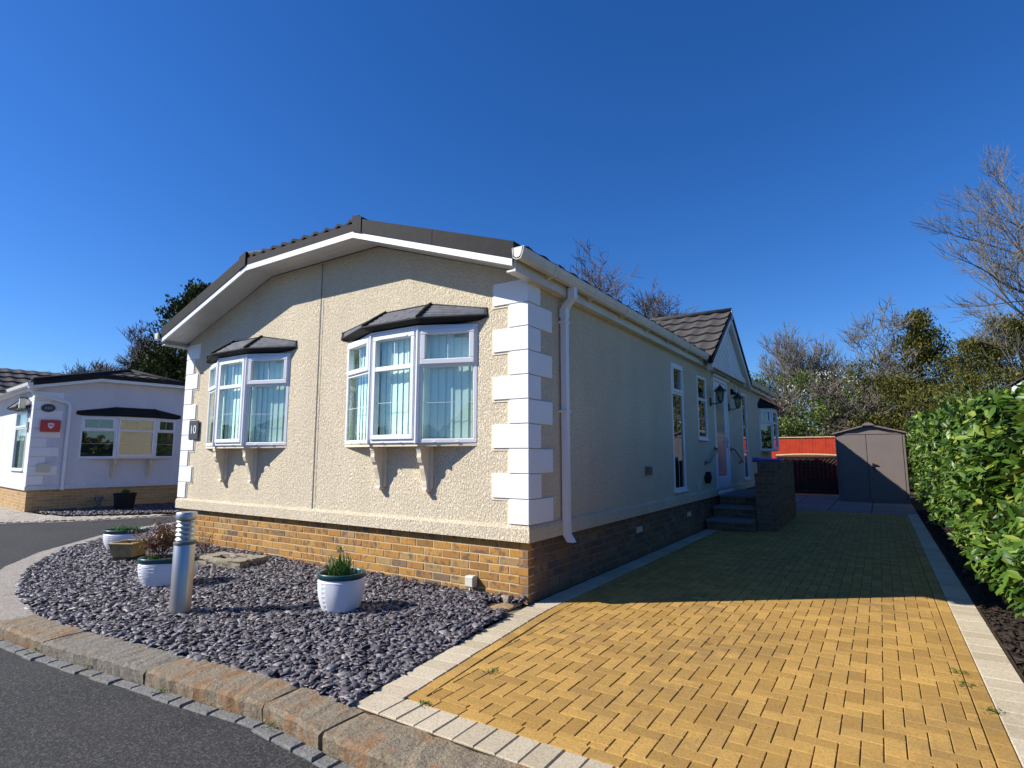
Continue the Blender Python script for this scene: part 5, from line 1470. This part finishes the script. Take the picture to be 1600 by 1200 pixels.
# home across the road: out of view, added so the bay windows have something to reflect
oh = empty('opposite_home', (-3, -21, 0), .12, label='unseen white home with a dark roof across the road, added for the bay window reflections', cat='park home')
m = MB(); m.prism([(-9, .0), (-2.5, 0), (-2.5, 2.7), (-5.75, 3.9), (-9, 2.7)], -7, 0, 'y'); m.box(1.5, 9, -6, -.5, 0, 2.6); m.build('wall', M['wrender'], oh)
m = MB()
for a, b in ((-9.4, -5.75), (-2.1, -5.75)): m.prism([(a, 2.6), (b, 3.95), (b, 4.1), (a, 2.75)][::(1 if a < b else -1)], -7.3, .3, 'y')
m.prism([(1.2, 2.55), (9.3, 2.55), (8.0, 4.0), (2.5, 4.0)], -6.3, -.2, 'y'); m.build('roof', M['tile'], oh)
for x in (-8.2, -4.6, 2.3, 5.8): m = MB(); frame_rect(m, x, x+1.4, 1.0, 2.2, .07, .0 if x < 0 else -.5, .06 if x < 0 else -.44); m.box(x+.07, x+1.33, .01 if x < 0 else -.49, .02 if x < 0 else -.48, 1.07, 2.13); m.build('window', M['interior'], oh)
# ------------------------------------------------------------------ hedge
LV = [(0, 0, 0), (.22, -.38, .10), (.22, 0, -.04), (.22, .38, .10), (.6, -.5, .06), (.6, 0, -.10), (.6, .5, .06), (.86, -.26, -.06), (.86, 0, -.16), (.86, .26, -.06), (1, 0, -.26)]
LF_ = [(0, 1, 2, 2), (0, 2, 3, 3), (1, 4, 5, 2), (2, 5, 6, 3), (4, 7, 8, 5), (5, 8, 9, 6), (7, 10, 8, 8), (8, 10, 9, 9)]
def tri_of(q):
    out = []
    for a, b, c, d in q:
        out.append((a, b, c))
        if d != c: out.append((a, c, d))
    return out
LT = tri_of(LF_)
HX0, HX1, HY0, HY1 = 3.46, 5.2, -.6, 14.6
def hedge_top(y): return 1.58+.042*np.asarray(y)+.07*np.sin(y*1.7)+.05*np.sin(y*4.1+1)
def hedge_face(y, z):
    """x of the leafy face"""
    bul = .12*np.sin(y*1.3+.5)+.07*np.sin(y*3.7+z*3)+.05*np.sin(z*5.1+y*2)
    return HX0+bul*.6-.02+ .10*np.clip((.3-z)/.3, 0, 1)
hg = empty('laurel_hedge', (3.9, 0, 0), label='dense glossy green laurel hedge along the right side of the drive', cat='hedge')
rg = np.random.RandomState(77)
def hedge_leaves(n, ya, yb, L0, L1, seed):
    rg = np.random.RandomState(seed)
    # shoots: cluster centres on the face and the top
    ns = n//9
    y = rg.uniform(ya, yb, ns); u = rg.rand(ns)
    face = u < .66
    z = np.where(face, rg.uniform(.09, 2.0, ns), 0); dep_ = np.abs(rg.normal(0, .11, ns))
    x = np.where(face, 0, rg.uniform(HX0, HX1, ns))
    zt_ = hedge_top(y)
    z = np.where(face, z*zt_/2.0, zt_-dep_+.02)
    x = np.where(face, hedge_face(y, z)+dep_, x)
    cen = np.column_stack([x, y, z])
    out = np.where(face[:, None], np.array([-.9, -.15, .55])[None], np.array([-.15, -.1, 1.0])[None])+rg.normal(0, .38, (ns, 3))
    out /= np.linalg.norm(out, axis=1, keepdims=True)
    idx = rg.randint(0, ns, n); t = rg.uniform(-.10, .12, n)
    P = cen[idx]+out[idx]*t[:, None]
    side = rg.normal(0, 1, (n, 3)); side -= (side*out[idx]).sum(1, keepdims=True)*out[idx]; side /= np.linalg.norm(side, axis=1, keepdims=True)
    D = side*.95+out[idx]*rg.uniform(.25, .9, n)[:, None]; D[:, 2] -= .12
    N = np.array([-.15, -.1, 1.0])[None]+out[idx]*.7+rg.normal(0, .35, (n, 3))
    L = rg.uniform(L0, L1, n); W = L*rg.uniform(.36, .46, n)
    return scatter(P, D, N, L, W, LV, LT, T=L*.35)
Vs = []; Fs = []; o_ = 0
for (n, ya, yb, a, b, sd_) in ((13000, -.6, 3.2, .075, .135, 1), (11000, 3.2, 7.5, .075, .13, 2), (10000, 7.5, 14.6, .08, .13, 3)):
    V, F = hedge_leaves(n, ya, yb, a, b, sd_); Vs.append(V); Fs.append(F+o_); o_ += len(V)
# near end face
V = np.concatenate(Vs); F = np.concatenate(Fs); V[:, 0] -= 3.9
np_mesh('leaves', V, F, M['laurel'], hg, smooth=True, kind='stuff')
# dark woody interior: stems
m = MB(); rr = random.Random(4)
for i in range(150):
    y = HY0+(HY1-HY0)*i/150+rr.uniform(-.05, .05); x0_ = rr.uniform(.0, .5); p = Vector((x0_, y, -.05)); d = Vector((rr.uniform(0, .25), rr.uniform(-.15, .15), 1)); pts = [tuple(p)]
    for k in range(5): p = p+d*.32; d += Vector((abs(rr.gauss(0, .08)), rr.gauss(0, .1), 0)); pts.append(tuple(p))
    m.tube(pts, [.02, .017, .014, .011, .008, .005], 5)
m.build('stems', M['bark'], hg)
# inner leaf mass (behind the outer layer)
rgi = np.random.RandomState(9); n = 8000
y = rgi.uniform(HY0, HY1, n); z = rgi.uniform(.25, 1.0, n)**.8*hedge_top(y)*.97; x = hedge_face(y, z)+rgi.uniform(.16, .75, n)
P = np.column_stack([x-3.9, y, z]); D = rgi.normal(0, 1, (n, 3)); N = rgi.normal(0, 1, (n, 3)); L = rgi.uniform(.10, .17, n)
V, F = scatter(P, D, N, L, L*.6, [(0, 0, 0), (.5, -.5, 0), (1, 0, 0), (.5, .5, 0)], [(0, 1, 2, 3)])
np_mesh('inner_leaves', V, F, M['laurel'], hg, kind='stuff')
# tall shoots standing above the top
for (x, y, z0_, h, lx) in ((3.62, 4.2, 1.78, .38, -.10), (4.3, 3.6, 1.8, .22, .03), (3.95, 2.6, 1.75, .2, .02), (4.6, 4.6, 1.8, .3, .05), (4.1, 6.4, 1.85, .2, 0)):
    m = MB(); pts = [(x-3.9+lx*t*t, y, z0_-.1+(h+.1)*t) for t in (0, .3, .6, 1)]; m.tube(pts, [.008, .007, .006, .004], 6); m.build('shoot', M['twig_green'], hg)
    rg2 = np.random.RandomState(int(y*10)); n = 11; t = np.linspace(.15, 1, n); P = np.column_stack([x-3.9+lx*t*t, np.full(n, y), z0_-.1+(h+.1)*t])
    a = np.arange(n)*2.4; D = np.column_stack([np.cos(a), np.sin(a), np.full(n, .9)]); N = np.column_stack([-np.cos(a)*.6, -np.sin(a)*.6, np.full(n, .8)]); L = rg2.uniform(.07, .11, n)
    V, F = scatter(P, D, N, L, L*.42, LV, LT, T=L*.35); np_mesh('shoot_leaves', V, F, M['laurel'], hg, smooth=True)

# ------------------------------------------------------------------ trees
def bare_tree(loc, h, spread, seed, mt='bark', lab='', trunk=.16, levels=5, lean=(0, 0), name='bare_tree', grp='bare winter trees beyond the home', first=.22, kids=(3, 5), minr=.013, up=.12, tw=1.0, limbs=()):
    r = empty(name, loc, label=lab, cat='tree', group=grp)
    rr = random.Random(seed); tm = MB(); bmh = MB(); cnt = [0]
    def grow(p, d, L, rad, lev):
        n = 4 if lev < 2 else 3; pts = [p.copy()]; rads = [rad]
        for k in range(n):
            d = (d+Vector((rr.gauss(0, .13), rr.gauss(0, .13), rr.gauss(0, .10)+up*(.5 if lev else .1)))).normalized()
            p = p+d*L/n; pts.append(p.copy()); rads.append(rad*(1-.55*(k+1)/n))
        (tm if lev == 0 else bmh).tube([tuple(q) for q in pts], rads, 7 if lev == 0 else 5 if lev == 1 else 3, cap=False)
        cnt[0] += 1
        if lev >= levels: return
        nk = rr.randint(*kids)
        for i in range(nk):
            t = rr.uniform(first if lev == 0 else .2, 1); j = min(int(t*n), n-1); f = t*n-j
            q = pts[j].lerp(pts[j+1], f); rd = rads[j]+(rads[j+1]-rads[j])*f
            ax = Vector((rr.gauss(0, 1), rr.gauss(0, 1), rr.gauss(0, .5))).normalized()
            nd_ = (d*rr.uniform(.55, 1.0)+ax*rr.uniform(.5, .9)*spread).normalized()
            grow(q, nd_, L*rr.uniform(.5, .75)*(1.0 if lev else .9), max(minr, rd*.6), lev+1)
        grow(pts[-1], d, L*.6, max(minr, rads[-1]), lev+1)
    grow(Vector((0, 0, -.1)), Vector((lean[0], lean[1], 1)).normalized(), h*.42, trunk, 0)
    zs_ = sorted(v[2] for v in bmh.v); k_ = h/zs_[int(len(zs_)*.985)]
    for q in (tm, bmh): q.v = [(x*k_, y*k_, z*k_) for x, y, z in q.v]
    for (zz, dx, dy, dz, L_, rd_) in limbs:
        up_ = up; grow(Vector((0, 0, zz)), Vector((dx, dy, dz)).normalized(), L_, rd_, 1)
    tm.build('trunk', M[mt], r, smooth=True)
    bmh.build('branches', M[mt], r, smooth=True)
    return r
GB = 'bare winter trees beyond the home'
bare_tree((-10.0, 24.5, 0), 12.0, 1.1, 1, 'bark_red', 'taller bare twiggy tree above the gutter well left of the porch gable', trunk=.2, kids=(4, 5))
bare_tree((-7.6, 26.0, 0), 10.6, 1.1, 12, 'bark_red', 'lower bare reddish tree just left of the porch gable roof', trunk=.18, kids=(4, 5))
bare_tree((-3.0, 29.5, 0), 5.6, .9, 3, 'bark_pale', 'small pale bare tree showing just right of the porch gable', trunk=.12)
bare_tree((-1.3, 30.7, 0), 8.1, .8, 4, 'bark_pale', 'slim pale upright bare tree above the side bay window', trunk=.12, up=.25)
bare_tree((.1, 32, 0), 8.0, .8, 5, 'bark_pale', 'upright pale bare tree between the bay window and the shed', trunk=.14, up=.25)
bare_tree((2.3, 32.8, 0), 8.5, 1.1, 6, 'bark_pale', 'round crowned pale bare tree directly behind the shed roof', trunk=.17, kids=(4, 5))
bare_tree((3.9, 34.5, 0), 7.0, 1.0, 16, 'bark_pale', 'low bare tree between the shed and the dark evergreens', trunk=.12)
bare_tree((10.6, 29.8, 0), 14, .8, 7, 'bark_pale', 'tall bare tree spreading branches in from the right edge above the evergreens', trunk=.3, kids=(3, 4), grp=GB, minr=.011,
          limbs=[(8.4, -.84, -.55, .70, 3.4, .11), (9.6, -.7, -.45, .8, 3.2, .10), (7.6, -.84, -.55, .38, 3.6, .11), (5.6, -.84, -.5, .22, 3.7, .10), (6.4, -.84, -.6, .5, 3.2, .09)])
bare_tree((-29.3, 7.8, 0), 7.4, 1.0, 8, 'bark_red', 'bare bushy tree behind the grey home on the left', trunk=.16, kids=(5, 6))
bare_tree((-31.0, 6.6, 0), 5.6, 1.1, 9, 'bark_red', 'lower bare bush at the far left behind the grey roof', trunk=.12)

def foliage_tree(name, loc, h, r0, seed, mt, lab, n=9000, shape='cone', ls=.22, z0=.3, cl=90, sig=.28, trunk=.16, cat='tree', group=None, twig='bark', rx=1.0):
    r = empty(name, loc, label=lab, cat=cat, group=group)
    rg = np.random.RandomState(seed); rr = random.Random(seed)
    C_ = []
    while len(C_) < cl:
        t = rg.rand(); z = z0+(h-z0)*t
        if shape == 'cone': R = r0*(1-t)**.75+.12
        elif shape == 'column': R = r0*(1-t**4)**.5*(.85+.15*np.sin(t*9))
        else: R = r0*math.sqrt(max(0, 1-(2*t-1)**2*.85))
        a = rg.rand()*2*pi; q = R*(rg.rand()**.35)*rg.uniform(.8, 1.12)
        C_.append((q*cos(a)*rx, q*sin(a), z))
    if shape == 'spiky':
        C_ = []
        for i in range(int(cl/7)):
            t = rg.rand()**1.1; z = z0+(h-z0)*t; a = rg.rand()*2*pi; Lb = (r0*(1-t)**.7+.25)*rg.uniform(.65, 1.15)
            for k in range(8): f = (k+.5)/8; C_.append((cos(a)*Lb*f, sin(a)*Lb*f, z+Lb*(.42*f+.25*f*f)))
        cl = len(C_)
    C_ = np.array(C_); size = rg.uniform(.5, 1.4, cl)
    idx = rg.randint(0, cl, n)
    P = C_[idx]+rg.normal(0, 1, (n, 3))*sig*size[idx][:, None]*np.array([1.1, 1.1, .7]); P[:, 2] = np.maximum(P[:, 2], .02)
    out = P-np.array([0, 0, h*.4]); D = out/np.linalg.norm(out, axis=1, keepdims=True)+rg.normal(0, .6, (n, 3)); N = rg.normal(0, 1, (n, 3))+np.array([0, 0, .8])
    L = rg.uniform(.5, 1.2, n)*ls
    V, F = scatter(P, D, N, L, L*rg.uniform(.35, .6, n), [(0, 0, 0), (.45, -.5, .1), (1, 0, 0), (.45, .5, .1)], [(0, 1, 2, 3)])
    np_mesh('crown' if cat == 'tree' else 'foliage', V, F, M[mt], r)
    m = MB(); m.tube([(0, 0, -.1), (.05, 0, h*.4), (0, .05, h*.93)], [trunk, trunk*.6, .02], 7)
    for i in range(22):
        c = C_[rg.randint(cl)]; zz = max(.2, c[2]-.25*hypot(c[0], c[1])-.1); m.tube([(0, 0, zz), (c[0]*.5, c[1]*.5, (zz+c[2])/2+.03), tuple(c)], [trunk*.3, trunk*.2, .01], 4)
    m.build('trunk' if cat == 'tree' else 'stems', M[twig], r)
    return r
GE = 'evergreen trees beyond the hedge'
foliage_tree('evergreen_tree', (4.7, 31, 0), 8.3, 2.2, 21, 'ever', 'tallest evergreen with ragged pointed top right of the shed', 26000, 'spiky', .15, group=GE, cl=900, sig=.20)
foliage_tree('evergreen_tree', (6.6, 30, 0), 6.6, 1.6, 22, 'ever', 'olive evergreen just right of the tallest one', 20000, 'dome', .14, group=GE, cl=120, sig=.32)
foliage_tree('evergreen_tree', (8.6, 31, 0), 7.6, 2.0, 23, 'ever', 'broad olive evergreen left of the white roof corner', 24000, 'dome', .15, group=GE, cl=160, sig=.32)
foliage_tree('evergreen_tree', (11.4, 31, 0), 7.8, 2.2, 24, 'ever', 'broad olive evergreen above the white roof corner at the right edge', 24000, 'dome', .15, group=GE, cl=140, sig=.34)
foliage_tree('evergreen_tree', (5.9, 27, 0), 4.6, 1.7, 25, 'ever', 'low dark evergreen bush filling the gap above the hedge top', 17000, 'dome', .13, group=GE, cl=110, sig=.28)
foliage_tree('evergreen_tree', (3.6, 29, 0), 4.9, 1.3, 26, 'ever', 'low dark evergreen just behind the right slope of the shed roof', 13000, 'dome', .13, group=GE, cl=100, sig=.26)
foliage_tree('conifer_tree', (-23.9, 9.5, 0), 9.0, 3.2, 27, 'conifer', 'dark feathery conifer between the two homes at the left', 60000, 'spiky', .20, cl=1100, sig=.15, group=None, z0=1)
foliage_tree('conifer_tree', (-26.8, 8.6, 0), 5.9, 1.8, 28, 'conifer', 'smaller dark conifer left of the large one behind the grey roof', 16000, 'spiky', .22, cl=420, sig=.16)
# scrub behind the fence
GS = 'bushes behind the orange fence'
bush = [(-2.2, 20.0, 3.4, 1.1, 'ivy', 'glossy green bush above the fence beside the bay window'), (-.3, 19.5, 2.5, 1.0, 'ivy', 'leafy laurel bush directly above the orange fence'),
        (1.2, 21.5, 3.5, 1.0, 'ivy', 'green bush behind the left slope of the shed roof'), (2.7, 20.8, 2.7, 1.2, 'ever', 'green bush behind the shed ridge'), (4.1, 21.5, 3.6, 1.1, 'ever', 'dull green bush at the right corner of the shed'),
        (.3, 25.5, 5.0, 1.6, 'ivy', 'tangled olive bush behind the fence bushes'), (2.1, 26.5, 5.4, 1.5, 'ever', 'ivy clad bush rising behind the middle of the shed'), (-1.9, 26, 5.3, 1.4, 'ivy', 'yellow green ivy bush above the end of the home'),
        (-4.5, 24, 3.8, 1.6, 'ever', 'dark bush mostly hidden behind the home'), (5.2, 18.5, 3.0, 1.1, 'ivy', 'green bush between the hedge end and the far home'), (7, 23, 4.2, 1.8, 'ever', 'dark bush in front of the broad evergreens')]
for i, (x, y, h, r0, mt, lab) in enumerate(bush):
    foliage_tree('bush', (x, y, 0), h, r0, 50+i, mt, lab, 7500, 'dome', .13, group=GS, cat='bush', cl=90, sig=.22, trunk=.06, z0=.1, twig='bark_pale')
# blossom bush
foliage_tree('blossom_bush', (1.0, 24.0, 0), 4.9, 1.2, 80, 'bloom', 'pale blossoming blackthorn bush left of the shed roof', 600, 'dome', .10, cat='bush', cl=45, sig=.22, trunk=.07, z0=2.2, twig='bark_pale')
foliage_tree('blossom_bush', (-.6, 24.5, 0), 4.4, .9, 81, 'bloom', 'smaller blossoming bush beside the bay window', 350, 'dome', .10, cat='bush', cl=30, sig=.2, trunk=.06, z0=2.0, twig='bark_pale')
# thin tangle of brushwood behind the fence
bare_tree((-1.6, 21.5, 0), 3.9, 1.3, 31, 'bark', 'low brushwood tangle over the orange fence', trunk=.06, kids=(3, 4), grp='brushwood behind the fence')
bare_tree((.6, 21.8, 0), 3.9, 1.3, 32, 'bark', 'low brushwood tangle left of the shed roof', trunk=.06, kids=(3, 4), grp='brushwood behind the fence')
bare_tree((2.6, 22.5, 0), 4.0, 1.3, 33, 'bark', 'low brushwood tangle above the shed ridge', trunk=.06, kids=(3, 4), grp='brushwood behind the fence')
# distant tree belt so that the horizon is closed
rgb = np.random.RandomState(5); n = 60000
a = rgb.uniform(0, 2*pi, n); R = 70+rgb.uniform(0, 14, n); hh = 3.6+1.2*np.sin(a*7)+.9*np.sin(a*19+2)+.6*np.sin(a*43)
P = np.column_stack([R*np.cos(a), R*np.sin(a), rgb.rand(n)**.8*hh]); D = rgb.normal(0, 1, (n, 3)); N = rgb.normal(0, 1, (n, 3)); L = rgb.uniform(.7, 1.5, n)
V, F = scatter(P, D, N, L, L*.6, [(0, 0, 0), (.45, -.5, .1), (1, 0, 0), (.45, .5, .1)], [(0, 1, 2, 3)])
np_mesh('distant_woodland', V, F, M['ever'], kind='stuff', label='distant belt of low trees closing the horizon', cat='woodland')
bpy.context.view_layer.update()
